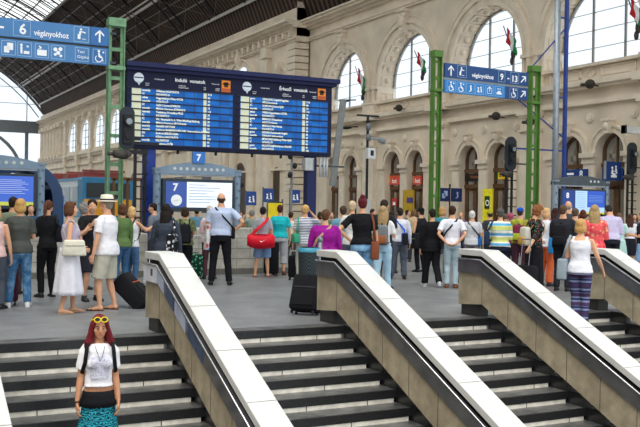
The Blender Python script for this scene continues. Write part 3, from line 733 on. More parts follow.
# rounded dark blue shelter behind the left kiosk
t=thing('platform_shelter','rounded dark blue shelter with open front behind the left kiosk','shelter',(3.9,23.3,0))
def vault(r0,r1,ya_,yb_,mi=0,mb=None):
    pr=lambda r,k:(r*math.cos(PI*k/16)*1.0,1.75+r*math.sin(PI*k/16)*.95)
    for k in range(16):
        p=[(x,y,z) for y in(ya_,yb_) for (x,z) in (pr(r0,k),pr(r0,k+1),pr(r1,k+1),pr(r1,k))]
        mb.add(p,[(0,1,2,3),(7,6,5,4),(0,4,5,1),(2,6,7,3),(1,5,6,2),(3,7,4,0)],mi)
mb=MB();vault(.72,.98,0,1.8,0,mb);mb.box(.72,.98,0,1.8,0,1.75);mb.box(-.98,-.72,0,1.8,0,1.75);mb.build('roof_shell',mat('#25436b',.45,var=.1),t)
MB().box(.98,1.0,-.02,1.8,0,1.85).build('edge_trim',mat('#2f86d8',.4),t)
MB().box(-.72,.72,1.5,1.6,0,2.3).build('back_wall',mat('#30343c',.6),t)
MB().box(-.7,.7,.02,.08,2.0,2.1).build('crossbar',mat('#1b222c',.5),t)
for x in(.15,.4): MB().box(x,x+.05,.5,.55,0,2.2).build('door_post',mat('#11151b',.5),t)
# ------------------------------------------------------------ buffer blocks
M_blk=mat('#a8a59c',.8,pat='blotch',c2='#c3c0b6',scale=2,var=.12,vs=6,bump=.2,bs=20)
def block(label,x0,x1,y0,y1,h,n):
    t=thing('stone_block_wall',label,'low wall',(x0,y0,0))
    mb=MB().box(0,x1-x0,0,y1-y0,.12,h).build('wall_body',M_blk,t,bevel=.02,seg=1)
    MB().box(-.02,x1-x0+.02,-.03,y1-y0,0,.14).build('plinth',mat('#6f6d67',.7),t)
    mj=MB()
    for r_ in range(1,4):
        z=.12+(h-.12)*r_/4;mj.box(0,x1-x0,-.004,0,z,z+.012)
    for r_ in range(4):
        for k in range(n+1):
            x=(k+.5*(r_%2))*(x1-x0)/n
            if 0<x<x1-x0: mj.box(x,x+.012,-.004,0,.12+(h-.12)*r_/4,.12+(h-.12)*(r_+1)/4)
    mj.build('joint',mat('#7c796f',.9),t)
block('pale stone block wall behind the man in the light blue shirt',7.05,9.85,20.45,21.0,1.12,4)
block('pale stone block wall at the left behind the standing crowd',2.6,4.35,20.3,20.9,1.05,3)
block('short pale stone block wall beside the woman with the maroon backpack',5.3,6.15,20.2,20.8,1.0,2)
# ------------------------------------------------------------ signals on ladder masts
M_sig=mat('#2b333d',.6,var=.1);M_sigb=mat('#1d2024',.6)
def signal(label,x,y,zc,hgt,base_h,rungs,off=0):
    t=thing('railway_signal',label,'signal',(x,y,0));pw=.19 if off else .24
    pts=[(pw*math.cos(2*PI*k/24),zc+(hgt/2-pw)*(1 if math.sin(2*PI*k/24)>0 else -1)+pw*math.sin(2*PI*k/24)) for k in range(24)]
    MB().prism(pts,1,-.05,.03).build('back_plate',M_sig,t)
    mb=MB();mb.cyl((0,-.05,zc+.16),(0,-.22,zc+.16),.12,14);mb.cyl((0,-.05,zc-.2),(0,-.16,zc-.2),.09,14);mb.box(-.12,.12,-.12,-.05,zc-.4,zc+.34)
    mb.build('lamp_hood',M_sigb,t)
    MB().cyl((0,-.222,zc+.16),(0,-.23,zc+.16),.08,14).build('lens',mat('#8c99a3',.2),t)
    for s in(-1,1): MB().box(off+.02+s*.13-.035,off+.02+s*.13+.035,.05,.12,0,zc+.2-off*2).build('post',M_sigb,t)
    mb=MB()
    for k in range(rungs): z=.5+k*.32;mb.box(off-.13,off+.34-off*.3,.04,.08,z,z+.035)
    if off: mb.box(-.1,off+.2,.0,.06,2.95,3.05);mb.box(-.05,off,.0,.06,zc-.3,zc-.22)
    mb.build('rung',M_sigb,t)
    mb=MB();mb.cyl((-.35,-.05,zc-hgt/2-.12),(-.05,-.05,zc-hgt/2-.12),.10,12,.13);mb.cyl((-.05,-.05,zc-hgt/2-.12),(.1,.0,zc-hgt/2-.12),.13,12,.06);mb.cyl((-.5,-.05,zc-hgt/2-.12),(-.35,-.05,zc-hgt/2-.12),.05,8)
    mb.build('loudspeaker',mat('#4a4642',.6),t,smooth=True)
    MB().box(.1,.85,-.02,.02,zc-.38,zc-.33).build('side_arm',M_sigb,t)
    return t
signal('dark signal with round lamp on a ladder mast, in front of the board left end',6.35,22.8,3.60,1.10,3.3,9,off=.36)
signal('dark oval signal on a ladder mast, between the yellow banner and the green mast',21.43,26,3.72,1.25,3,9)
signal('dark oval signal on a ladder mast at the right edge',27.3,25.8,3.78,1.25,3,9)
t=thing('cable_box','white box mounted high at the right edge above the signal','box',(27.2,25.8,4.75));MB().box(-.4,.6,-.1,.1,0,.28).build('casing',mat('#d4d6d6',.5),t);MB().box(-.4,-.3,-.11,.1,-.02,.3).build('end_cap',M_sigb,t)
# camera pole
t=thing('camera_pole','slim black pole with spotlights and a white box on top','pole',(15.38,26,0))
MB().cyl((0,0,0),(0,0,4.7),.045,10).build('pole',M_sigb,t);MB().box(-.42,.42,-.03,.03,4.7,4.76).build('top_bar',M_sigb,t)
mb=MB();mb.ell((0,-.05,4.35),(.09,.09,.14));mb.cyl((0,-.05,4.1),(0,-.05,3.9),.08,10);mb.build('camera',mat('#6b7176',.4),t,smooth=True)
MB().cyl((.05,0,4.0),(.5,-.1,3.95),.04,8).cyl((.4,-.1,3.95),(.6,-.12,3.9),.1,10).build('spotlight',mat('#8a8e90',.4),t)
o=MB().box(-.06,.22,-.16,.0,3.3,3.66).build('white_box',mat('#d9dcdd',.5),t,bevel=.01);MB().box(.03,.15,-.17,-.16,3.4,3.58).build('door_panel',M_sigb,o)
MB().box(-.12,.12,-.1,.1,.9,1.95).build('grey_cabinet',mat('#c3c4c0',.5),t)
# tall pair of poles
t=thing('flag_pole','tall silver round pole beside a thin blue one, rising out of the picture','pole',(23.55,26,0));MB().cyl((0,0,0),(0,0,11),.12,14).build('pole',mat('#a8b2bc',.35,metal=.4),t,smooth=True)
t=thing('blue_pole','thin blue square pole with struts next to the tall silver pole','pole',(24.0,26,0));MB().box(-.06,.06,-.06,.06,0,11).build('pole',M_dkblue,t)
mb=MB()
for z in(1.9,3.9,5.9,8.9): mb.box(-.45 if z!=3.9 else -2.3,0,-.02,.02,z,z+.06)
mb.bar((-2.4,0,6.2),(0,0,8.6),.04,.04);mb.bar((-2.4,0,5.8),(0,0,4.4),.04,.04);mb.build('strut',M_dkblue,t)
# small blue signs by the ATM doors
for x,lab in((19.6,'left of the two small navy signs on one post by the bank doors'),(20.15,'right of the two small navy signs on one post by the bank doors')):
    t=thing('information_sign',lab,'sign',(x,27.5,1.95));MB().box(-.23,.23,-.03,.03,0,.5).build('plate',M_navy,t)
    mb=MB();picto(mb,'docs' if x<20 else 'person',0,.25,.4,-.03,0);mb.build('pictogram',mat('#9fb4dd',.5),t)
t=thing('sign_post','thin dark post carrying two small navy signs','post',(19.88,27.55,0));MB().cyl((0,0,0),(0,0,2.6),.03,8).build('post',M_sigb,t)
# signs on right wall doors
def wall_sign(label,px0,px1,py0,py1,x,m,name='shop_sign'):
    a=plane(px0,py0,0,x);b=plane(px1,py1,0,x);t=thing(name,label,'sign',(x,(a.y+b.y)/2,b.z));w_=abs(a.y-b.y)/2;h=a.z-b.z
    MB().box(-.04,.04,-w_,w_,0,h).build('plate',m,t);return t,w_,h
def wtext(t,s,size,y,z,m,x=-.045): text(s,size,m,t,(x,y,z),rz=-PI/2,bold=.006)
M_red=mat('#d8503c',.5,emit=.1,var=.05)
for (a,b,lab) in ((389,402.5,'left orange-red shop sign with white lettering over a door'),(413.5,421.5,'right orange-red shop sign with white lettering, beside the green mast')):
    t,w_,h=wall_sign(lab,a,b,176,184.5,XW+.3,M_red);wtext(t,'hot',.36,w_*.45,.1,M_white);MB().box(-.045,-.04,w_*.7,w_*.95,.1,h-.05).build('yellow_mark',mat('#e8a53a',.5),t)
t,w_,h=wall_sign('black fascia sign with faint lettering over the left bank door',465.5,481.5,174,181,XW+.3,mat('#1b1512',.4));wtext(t,'Western',.2,w_*.3,.15,mat('#a8623a',.5))
t,w_,h=wall_sign('yellow bank fascia sign with dark green square over a door',495.5,508,173,179,XW+.3,mat('#f2c51e',.5,emit=.1));MB().box(-.05,-.04,w_*.5,w_,0,h).build('green_square',mat('#15502f',.5),t);wtext(t,'OTP',.2,w_*.3,.1,mat('#2d2a10',.5))
t,w_,h=wall_sign('tall yellow bank banner with dark green square',483.5,492,189,222,XW-.5,mat('#efe21c',.5,emit=.12),'bank_banner');o=MB().box(-.05,-.04,-w_*.55,w_*.55,h-.95,h-.35).build('green_square',mat('#15401f',.5),t);wtext(t,'O.',.42,w_*.4,h-.82,M_white,-.055)
for k in range(2): MB().box(-.05,-.04,-w_*.5,w_*.5,.6+.35*k,.68+.35*k).build('text_line',mat('#8d8a20',.5),t)
t,w_,h=wall_sign('yellow poster board with dark edge beside the shop with red signs',403.5,413.5,190,212,XW-.4,mat('#c9a21c',.5),'poster_board');MB().box(-.05,-.04,-w_,w_*.2,.5,.8).build('print',mat('#4a3a80',.5),t)
t,w_,h=wall_sign('small white and red poster on a door glass',392.5,397,198,206,XW+.25,mat('#c8443a',.5),'poster');MB().box(-.045,-.04,-w_*.5,w_*.5,.05,h*.5).build('print',M_white,t)
t,w_,h=wall_sign('thin red sign strip beside the yellow poster board',400,402,190,207,XW+.25,M_red,'poster')
p=plane(275,203,1,30);t=thing('poster_board','bright yellow poster board behind the woman in turquoise','poster board',(p.x,30,p.z-1.15));MB().box(-.28,.28,-.03,.03,0,1.15).build('plate',mat('#f2d816',.5,emit=.1),t);MB().box(-.3,.3,-.01,.01,1.15,1.2).build('header',mat('#3a3f45',.5),t)
for x in(-.32,.28): MB().box(x,x+.04,-.03,.03,1.15-p.z,1.3).build('post',mat('#6b7075',.5),t)
for px,lab in((190,'left'),(268,'right')):
    pass
for (px0,px1,py0,py1,lab,s) in ((563,587.5,170,180,'navy fascia sign with 8 above the right kiosk','8'),(603,622.5,169,180.5,'navy pictogram sign on a door right of the kiosk','i')):
    t,w_,h=wall_sign(lab,px0,px1,py0,py1,XW-.1,mat('#1c3f80',.5,emit=.05));wtext(t,s,.42,-w_*.4,.12,M_white);MB().box(-.05,-.04,w_*.05,w_*.6,h*.5,h*.7).build('lettering',M_white,t);MB().box(-.05,-.04,w_*.05,w_*.5,h*.25,h*.38).build('lettering',M_frame,t)
t=thing('hanging_sign','blue square sign with white symbols projecting at the far right door','sign',tuple(plane(613,179,1,27.0)));MB().box(-.42,.42,-.04,.04,0,.7).build('plate',mat('#20468c',.45),t)
mb=MB();picto(mb,'people',0,.38,.6,-.04,0);picto(mb,'taxi',.0,.2,.5,-.04,0);mb.build('pictogram',M_white,t);MB().box(-.47,-.42,-.05,.05,-.02,.72).build('edge',mat('#9aa3ab',.5),t)
# small blue track number sign posts far behind
for i,(px,py,Yd,lab) in enumerate(((152,187,29,'small blue sign with white symbol left of the kiosk with 7'),(268.5,196,33,'small blue sign on a pole over the yellow poster board'),(251,199,33,'small blue sign right of the kiosk with 7'),(295,197,34,'small blue sign beside the grey signal pole'),(104,183,31,'small orange and blue sign seen between the green mast flanges'))):
    p=plane(px,py,1,Yd)
    if i==4: continue
    t=thing('track_number_sign',lab,'sign',(p.x,p.y,0));MB().box(-.22,.22,-.03,.03,p.z-.25,p.z+.3).build('plate',mat('#2a4f9c',.45),t)
    mb=MB();picto(mb,'people',0,p.z,.45,-.03,0);mb.build('pictogram',M_white,t);MB().cyl((-.24,0,0),(-.24,0,p.z+.35),.03,8).build('post',mat('#5d666d',.5),t)
# thin signal poles behind, centre
for px,yt,Yd,lab in((292,150,31,'thin grey pole with small lamps right of the yellow poster board'),(239,170,34,'thin grey post just right of the kiosk with 7')):
    p=plane(px,yt,1,Yd);t=thing('lamp_pole',lab,'pole',(p.x,p.y,0));MB().cyl((0,0,0),(0,0,p.z),.05,8).build('pole',mat('#8a8f92',.5),t)
    mb=MB()
    for k in range(3): mb.ell((-.1+.2*(k%2),-.06,p.z-.25-.35*k),(.1,.1,.12),8,6)
    mb.build('lamp',M_sigb,t,smooth=True)
# wooden trestle frame beside the left signal mast
t=thing('wooden_frame','brown timber post frame between the blue column and the left kiosk column','frame',(7.3,27.5,0))
for x in(-.05,.38,.82): MB().box(x,x+.07,0,.07,0,2.45).build('post',mat('#7a5a3c',.7),t)
MB().box(-.1,.95,0,.07,2.38,2.48).box(-.1,.95,0,.07,1.2,1.28).build('rail',mat('#7a5a3c',.7),t)
# flags
def flag(px,py0,py1,x,label):
    a=plane(px,py0+(py1-py0)*.75,0,x);t=thing('national_flag',label,'flag',(x,a.y,a.z));h=(plane(px,py0,0,x).z-plane(px,py1,0,x).z)*.8;g_=.62
    MB().cyl((.0,0,-.15*h),(-.5,.12,h),.025,8).build('flagstaff',mat('#6b4f35',.5),t)
    for k,cc in enumerate(('#c9303a','#eeeeee','#2f8f57')):
        mb=MB();n=8
        for i_ in range(n):
            y0=(k*.36+.36*i_/n);y1=(k*.36+.36*(i_+1)/n)
            def P(u,vv): 
                zz=h*.95-u*h*.55-vv*h*.62; return (-.7*g_+.12+u*.5*g_+.04*math.sin(u*9+vv*5),.12-u*.5*g_-.02+.03*math.sin(vv*7),zz)
            for j in range(6): mb.add([P(y0,j/6),P(y1,j/6),P(y1,(j+1)/6),P(y0,(j+1)/6)],[(0,1,2,3)])
        o=mb.build('stripe',cloth(cc),t,smooth=True)
        sm=o.modifiers.new('s','SOLIDIFY');sm.thickness=.01
    MB().ell((.02,0,-.15*h),(.12,.12,.25)).ell((.03,.1,-.42*h),(.1,.1,.2)).build('bracket',mat('#3f3a34',.6),t,smooth=True)
for px,y0,y1,lab in((363,68,95,'red white green flag between the first two big windows right of the board'),(423,52,75,'red white green flag left of the bright green mast'),(513,28,58,'red white green flag above the sign reading 9 - 13'),(638,-2,32,'red white green flag at the top right corner')):
    flag(px,y0,y1,XW-.2,lab)
# hanging round lamps
for px,py,Yd,lab in((344,101,30,'upper dark dish lamp right of the board'),(346,128,33.5,'lower dark dish lamp right of the board'),(115,118,60,'small dark lamp against the glass gable')):
    if px==115: continue
    p=plane(px,py,0,XW-.9);t=thing('dish_lamp',lab,'lamp',tuple(p));MB().loft([(0,0,-.08),(0,0,0),(0,0,.04),(0,0,.1)],[.12,.38,.3,.08],n=16).build('shade',M_sigb,t,smooth=True);MB().cyl((0,0,.06),(.84,0,.12),.04,6).build('arm',M_sigb,t)
for px,py,lab in((399,108,'dark ornate wall lamp on the ledge left of the bright green mast'),(496,116,'dark wall lamp on the ledge under the sign reading 9 - 13'),(530,122,'dark wall lamp beside the right green mast'),(590,84,'dark wall lamp on the ledge above the right doors')):
    p=plane(px,py,0,XW-.75);t=thing('wall_lamp',lab,'lamp',tuple(p));MB().ell((0,0,0),(.22,.2,.2)).cyl((0,.2,0),(0,.5,.02),.07,8).build('lamp_body',mat('#3b342d',.6),t,smooth=True);MB().cyl((0,0,0),(.5,0,-.05),.03,6).build('arm',M_sigb,t)
# train at the left
t=thing('train','white and light blue train with orange-banded cab, partly behind the pale green mast','train',(plane(108,190,1,50).x,50,0))
mb=MB();mb.box(-1.4,1.4,0,20,.3,3.1);mb.build('car_body',mat('#dfe8ee',.4,var=.04),t,bevel=.12)
mb=MB();mb.box(-1.43,-1.38,.3,19.8,.9,1.5,0);mb.box(-1.43,-1.38,0,20,2.95,3.1,0)
for k in range(9): mb.box(-1.44,-1.38,1+k*2.1,2.4+k*2.1,1.75,2.6,1)
mb.build('window_band',[mat('#4a9fd0',.4),mat('#7f919c',.25)],t)
MB().box(-1.41,1.41,-.03,1.2,.9,3.12).build('cab_shell',mat('#2f80b0',.4),t,bevel=.03)
mb=MB();mb.box(-1.35,1.35,-.06,.02,.9,1.9,0);mb.box(-1.2,1.2,-.08,0,2.0,2.8,1);mb.build('cab_front',[mat('#eda625',.4),mat('#1f262a',.2)],t)
mb=MB()
for k in range(4): mb.box(-1,1,1.5+k*4,3+k*4,3.1,3.45);mb.cyl((-1.2,1+k*4,3.5),(1.2,1+k*4,3.5),.06,8)
mb.build('roof_equipment',mat('#8a3b36',.6),t)
# dark bars fence behind the crowd at the right
t=thing('railing','dark vertical-bar railing behind the crowd by the bank doors','railing',(18.5,26.6,0))
mb=MB()
for k in range(46): mb.box(k*.12,k*.12+.03,0,.03,.05,1.05)
mb.build('bar',mat('#3a3733',.6),t);MB().box(-.03,5.5,-.01,.04,1.05,1.1).box(-.03,5.5,-.01,.04,.08,.12).build('rail',mat('#3a3733',.6),t)
# litter bin beside parapet
t=thing('litter_bin','round green-grey mesh litter bin at the end of the parapet','bin',(6.42,12.6,0))
MB().loft([(0,0,.40),(0,0,.98)],[.15,.165],n=24,open_end=True).build('mesh_body',mat('#3a464a',.5,pat='check',c2='#222c30',scale=34,metal=.3),t)
MB().loft([(0,0,.96),(0,0,1.03),(0,0,1.03),(0,0,.96)],[.17,.175,.155,.15],n=24,cap=False).build('rim',mat('#3f8fa8',.4),t,smooth=True)
MB().loft([(0,0,.93),(0,0,.94)],[.15,.15],n=20).build('bag',mat('#26333a',.5),t)
MB().cyl((.19,-.02,0),(.19,-.02,1.12),.035,10).ell((.19,-.02,1.15),(.045,.045,.05)).build('post',mat('#7f8a8c',.4,metal=.5),t,smooth=True)

for t in [o for o in bpy.data.objects if o.parent is None and o.name.split('.')[0]=='train']:
    for y in (2.5,17.5):
        m_=MB();m_.box(-1.1,1.1,y-1.3,y+1.3,.35,1.05)
        for yy in(-.9,.9):
            for x in(-.8,.8): m_.cyl((x-.07,y+yy,.42),(x+.07,y+yy,.42),.42,14)
        m_.build('bogie',mat('#2a2a2c',.6),t)
# ============================================================ PEOPLE
PEND=[]   # (object, voxel, smooth iterations, extra MB)
SK={'l':'#d9a583','m':'#c48d6a','t':'#b97f5c','p':'#e0b196'}
def rbox(w,d,h,z0=0,taper=1.0):
    mb=MB();mb.box(-w/2,w/2,-d/2,d/2,z0,z0+h)
    if taper!=1:
        mb.v=[(x*(taper if z>z0+h/2 else 1),y*(taper if z>z0+h/2 else 1),z) for x,y,z in mb.v]
    return mb
ARM={'down':((.06,.02,-.29),(.075,.08,-.54),(0,.25,-1)),
'hip':((.21,-.10,-.21),(.015,.0,-.40),(-.5,.5,-.6)),
'front':((.04,.03,-.29),(-.06,.26,-.24),(-.4,1,.2)),
'phone':((.03,.06,-.28),(-.06,.26,-.10),(-.2,.6,.7)),
'bag':((.07,-.03,-.29),(.0,.18,-.40),(-.3,1,-.1)),
'back':((.09,-.13,-.26),(-.10,-.17,-.46),(-1,-.2,-.3)),
'head':((.20,.10,-.06),(-.01,.12,.18),(-.6,-.3,.7)),
'reach':((.06,.20,-.17),(.05,.44,-.08),(0,1,.2)),
'pull':((.08,-.12,-.27),(.12,-.27,-.48),(0,-.5,-1)),
'strap':((.06,.08,-.28),(-.08,.20,-.10),(-.5,.2,.6)),
'cross':((.06,.05,-.28),(-.18,.19,-.24),(-1,.2,.1)),
'lean':((.10,.03,-.28),(.16,.16,-.48),(.2,.4,-.7)),
'ext':((.16,.14,-.19),(.30,.34,-.22),(.5,.9,.0)),
'swing':((.07,-.10,-.27),(.10,-.05,-.52),(0,.1,-1)),
'carry':((.06,.0,-.30),(.09,.04,-.55),(0,.1,-1))}
class Person:
    def __init__(s,label,pos,h=1.72,head=0,sex='m',w=1.0,arms=('down','down'),turn=(0,0),lean=0,legs=((.11,0),(.11,0)),hair=('short','#33261f'),top=('tee','#ffffff'),bottom=('pants','#222222'),shoe='#222222',skin='l',vox=.013,group=None,eyes=False,sandal=False,zf=None,hatc=None,spine=0,sxm=1):
        s.k=h/1.75;s.sex=sex;s.w=w;s.ln=math.radians(lean);s.turn=turn
        d=V((-pos[0],-pos[1]));s.rz=math.atan2(d.x,-d.y)+math.radians(head)
        s.root=thing('person',label,'person',pos,s.rz,group);s.root.scale=(1,1,1)
        s.M=Matrix.Translation(V(pos))@Matrix.Rotation(s.rz,4,'Z')
        s.sx=.185 if sex=='m' else .163; s.sx*=(1+(w-1)*.6)*sxm
        s.arms=arms;s.legs=legs
        body=MB();s.torso(body,0);s.headmesh(body)
        s.A=[]
        for i,sd in enumerate((1,-1)):
            s.A.append(s.armpts(sd,arms[i]))
            S,E_,W,D=s.A[i]
            body.loft([s.up(S+V((-sd*.05,0,.0))),s.up(S),s.up(S.lerp(E_,.35)),s.up(E_),s.up(E_.lerp(W,.3)),s.up(W)],[x*s.k*(.9+.1*w) for x in(.036,.043,.044,.036,.037,.024)],n=10)
        s.L=[s.legpts(1,legs[0]),s.legpts(-1,legs[1])]
        for H,K,A_ in s.L:
            body.loft([s.p(H+V((0,0,.06))),s.p(H),s.p(H.lerp(K,.4)),s.p(K),s.p(K.lerp(A_,.3)),s.p(A_+V((0,0,.04))),s.p(A_-V((0,0,.04)))],[x*s.k*(.8+.2*w) for x in(.07,.088,.075,.052,.055,.034,.034)],n=10)
            s.foot(body,A_,0)
        fin=MB()
        for i,sd in enumerate((1,-1)): s.hand(body,fin,i,sd)
        b=body.build('body',mat(SK[skin],.55,var=.06,vs=20),s.root,smooth=True);PEND.append((b,vox,3,fin))
        s.hair(hair,vox)
        s.clothe(top,bottom,shoe,sandal,vox)
        if eyes: s.face(hair[1])
    def p(s,v): v=V(v);return v*s.k
    def up(s,v):   # upper body point incl. lean about the hips
        v=V(v);c,sn=math.cos(s.ln),math.sin(s.ln);z=v.z-.95;y=v.y
        return V((v.x,y*c-z*sn,.95+z*c+y*sn))*s.k
    def hd(s,v):   # head point relative to head centre
        v=V(v);piv=V((0,.02,-.13));q=v-piv
        q=Matrix.Rotation(math.radians(s.turn[0]),3,'Z')@(Matrix.Rotation(math.radians(s.turn[1]),3,'X')@q)
        c=V((0,-.015,1.635))+piv+q
        return s.up(c)
    def W(s,v,upper=True): return s.M@(s.up(v) if upper else s.p(v))
    def torso(s,mb,e,z0=.86,z1=1.56,flare=0,neck=True,yoke=1.0):
        w=s.w
        if s.sex=='m': R=[(.84,.150,.112),(.90,.160,.118),(.98,.157,.112),(1.06,.145,.105),(1.16,.148,.106),(1.28,.164,.116),(1.38,.170,.112),(1.435,.140,.088),(1.475,.075,.065),(1.56,.054,.056)]
        else: R=[(.84,.160,.118),(.90,.168,.122),(.98,.158,.112),(1.06,.128,.096),(1.16,.128,.098),(1.28,.145,.118),(1.38,.148,.104),(1.435,.120,.080),(1.475,.062,.056),(1.56,.046,.050)]
        pts=[];rx=[];ry=[]
        def at(z):
            for a,b in zip(R,R[1:]):
                if a[0]<=z<=b[0]:
                    t=(z-a[0])/(b[0]-a[0]);return a[1]+(b[1]-a[1])*t,a[2]+(b[2]-a[2])*t
            return R[0][1:] if z<R[0][0] else R[-1][1:]
        zs=[z0]+[r[0] for r in R if z0+.01<r[0]<z1-.01]+[z1]
        for z in zs:
            a,b=at(z);ww=w if z<1.43 else 1
            bel=(w-1)*.35 if .95<z<1.25 else 0
            y=.0+(.02 if z<1.0 else 0)+(.012 if z>1.4 else 0)
            f=flare*max(0,(1.15-z)/.3)
            pts.append(s.up((0,y-bel*.12,z)));rx.append((a*ww+e+f)*s.k);ry.append((b*(ww+bel)+e+f)*s.k)
        mb.loft(pts,rx,ry,n=18)
        if s.sex=='f' and z1>1.3 and z0<1.25:
            for sd in(-1,1): mb.ell(s.up((sd*.065*w,-.085*w,1.275)),(.055*s.k+e,.05*s.k+e,.055*s.k+e))
    def headmesh(s,mb):
        k=s.k;r=Matrix.Rotation(math.radians(s.turn[0]),3,'Z')@Matrix.Rotation(math.radians(s.turn[1]),3,'X')@Matrix.Rotation(0,3,'X')
        def e(c,rr,n=14): mb.ell(s.hd(c),tuple(x*k for x in rr),n,10,rot=r)
        e((0,.012,.018),(.074,.093,.097));e((0,-.025,-.05),(.056,.062,.062));e((0,-.062,-.088),(.026,.022,.020))
        e((.038,-.052,-.022),(.026,.026,.026));e((-.038,-.052,-.022),(.026,.026,.026))
        mb.loft([s.hd((0,-.082,.018)),s.hd((0,-.098,-.012)),s.hd((0,-.100,-.030))],[.010*k,.013*k,.016*k],n=8)
        e((.076,.012,-.012),(.010,.018,.030));e((-.076,.012,-.012),(.010,.018,.030))
        mb.loft([s.up((0,.02,1.44)),s.hd((0,.018,-.12)),s.hd((0,.01,-.03))],[.056*k,.050*k if s.sex=='m' else .044*k,.05*k],n=12)
    def armpts(s,sd,a):
        a,b,d=ARM[a]if isinstance(a,str) else a
        S=V((sd*s.sx,.01,1.405));c=lambda q:V((sd*q[0],-q[1],q[2]))
        f=1+max(0,s.w-1)*.25
        return S,S+c(a),S+c(b),c(d).normalized()
    def legpts(s,sd,l):
        fx,fy=l[0],l[1];fz=l[2] if len(l)>2 else 0
        H=V((sd*.088*(.7+.3*s.w),.02,.90));A_=V((sd*fx,-fy+.03,.08+fz));d=A_-H;D=min(d.length,.829)
        a=.42;b=.41;x=(a*a-b*b+D*D)/(2*D);hh=math.sqrt(max(0,a*a-x*x));n=d.normalized();f=V((0,-1,0));f=(f-n*f.dot(n)).normalized()
        return H,H+n*x+f*hh,A_
    def foot(s,mb,A_,e):
        k=s.k;sd=1 if A_.x>0 else -1;b=A_-V((0,0,.08))
        P=[(0,.055,.035),(0,.01,.045),(sd*.01,-.06,.036),(sd*.022,-.13,.024),(sd*.026,-.175,.02)]
        mb.loft([s.p(b+V(q)) for q in P],[(r+e)*k for r in(.028,.036,.042,.046,.028)],[(r+e)*k for r in(.03,.042,.034,.022,.016)],n=12,xd=(1,0,0))
    def hand(s,mb,fin,i,sd):
        S,E_,W,D=s.A[i];k=s.k;n=V((-sd,0,0));n=(n-D*n.dot(D))
        if n.length<.3: n=V((0,0,-1))-D*(-D.z)
        n.normalize();ac=D.cross(n).normalized()
        U=s.up
        mb.loft([U(W-D*.01),U(W+D*.03),U(W+D*.075),U(W+D*.09)],[.026*k,.034*k,.038*k,.033*k],[.018*k,.017*k,.014*k,.011*k],n=10,xd=ac)
        for j,(o,l) in enumerate(((-.027,.058),(-.009,.070),(.009,.074),(.027,.064))):
            b=W+D*.08+ac*o
            q=[b,b+D*l*.45+n*.006,b+D*l*.78+n*.022,b+D*l*.9+n*.042]
            fin.loft([U(x) for x in q],[.0088*k,.0084*k,.0078*k,.006*k],n=6)
        th=1 if D.cross(n).dot(V((0,-1,0)))>0 else -1
        b=W+D*.025+ac*(th*.028);q=[b,b+D*.03+ac*(th*.022)+n*.008,b+D*.062+ac*(th*.026)+n*.02]
        fin.loft([U(x) for x in q],[.012*k,.0105*k,.008*k],n=6)
    def hair(s,hair,vox):
        st,c=hair[0],hair[1];k=s.k
        r=Matrix.Rotation(math.radians(s.turn[0]),3,'Z')@Matrix.Rotation(math.radians(s.turn[1]),3,'X')
        mb=MB()
        def e(c_,rr): mb.ell(s.hd(c_),tuple(x*k for x in rr),14,10,rot=r)
        def L(pts,rx,ry=None): mb.loft([s.hd(q) for q in pts],[x*k for x in rx],[x*k for x in (ry or rx)],n=12,xd=(1,0,0))
        if st!='bald': e((0,.026,.032),(.083,.094,.095))
        e((0,.062,-.02),(.068,.046,.06))
        if st=='bald': e((0,.03,.0),(.082,.075,.035))
        if st in('bob','curly'):
            for x in(-1,1): e((x*.062,.025,-.035),(.032,.06,.075))
            e((0,.07,-.045),(.075,.05,.08));e((0,-.03,.085),(.06,.05,.03))
        if st=='puff': e((0,.04,.04),(.095,.10,.10));e((0,.07,-.04),(.08,.05,.07))
        if st in('long','longfront'):
            L([(0,.05,.02),(0,.085,-.08),(0,.10,-.2),(0,.105,-.32),(0,.10,-.40)],[.085,.095,.10,.085,.03],[.05,.045,.04,.032,.015])
            for x in(-1,1): L([(x*.06,.01,.04),(x*.078,.02,-.06),(x*.085,.05,-.18)],[.03,.03,.025],[.05,.05,.04])
            if st=='longfront':
                for x in(-1,1): L([(x*.055,-.03,.07),(x*.078,-.02,-.02),(x*.094,-.02,-.10),(x*.118,-.03,-.165),(x*.128,-.04,-.215)],[.020,.028,.038,.040,.018],[.04,.04,.035,.03,.012])
        if st=='pony':
            e((0,.10,.03),(.03,.03,.03));L([(0,.11,.03),(0,.15,-.02),(0,.145,-.12),(0,.13,-.24)],[.025,.034,.032,.01])
        if st=='bun': e((0,.06,.115),(.048,.048,.042))
        if st=='curly':
            rd=random.Random(5)
            for q in range(70):
                a=rd.uniform(0,2*PI);z=rd.uniform(-.8,1);u=math.sqrt(1-z*z);v_=(u*math.cos(a)*.092,.032+u*math.sin(a)*.10,.03+z*.10)
                if v_[1]<-.035 and v_[2]<.06: continue
                e(v_,(.024,.024,.024))
        m=cloth(c,var=.25,vs=40,bump=.6,bs=90,rough=.6)
        b=mb.build('hair',m,s.root,smooth=True);PEND.append((b,min(vox,.010),2,None))
        s.hmat=m
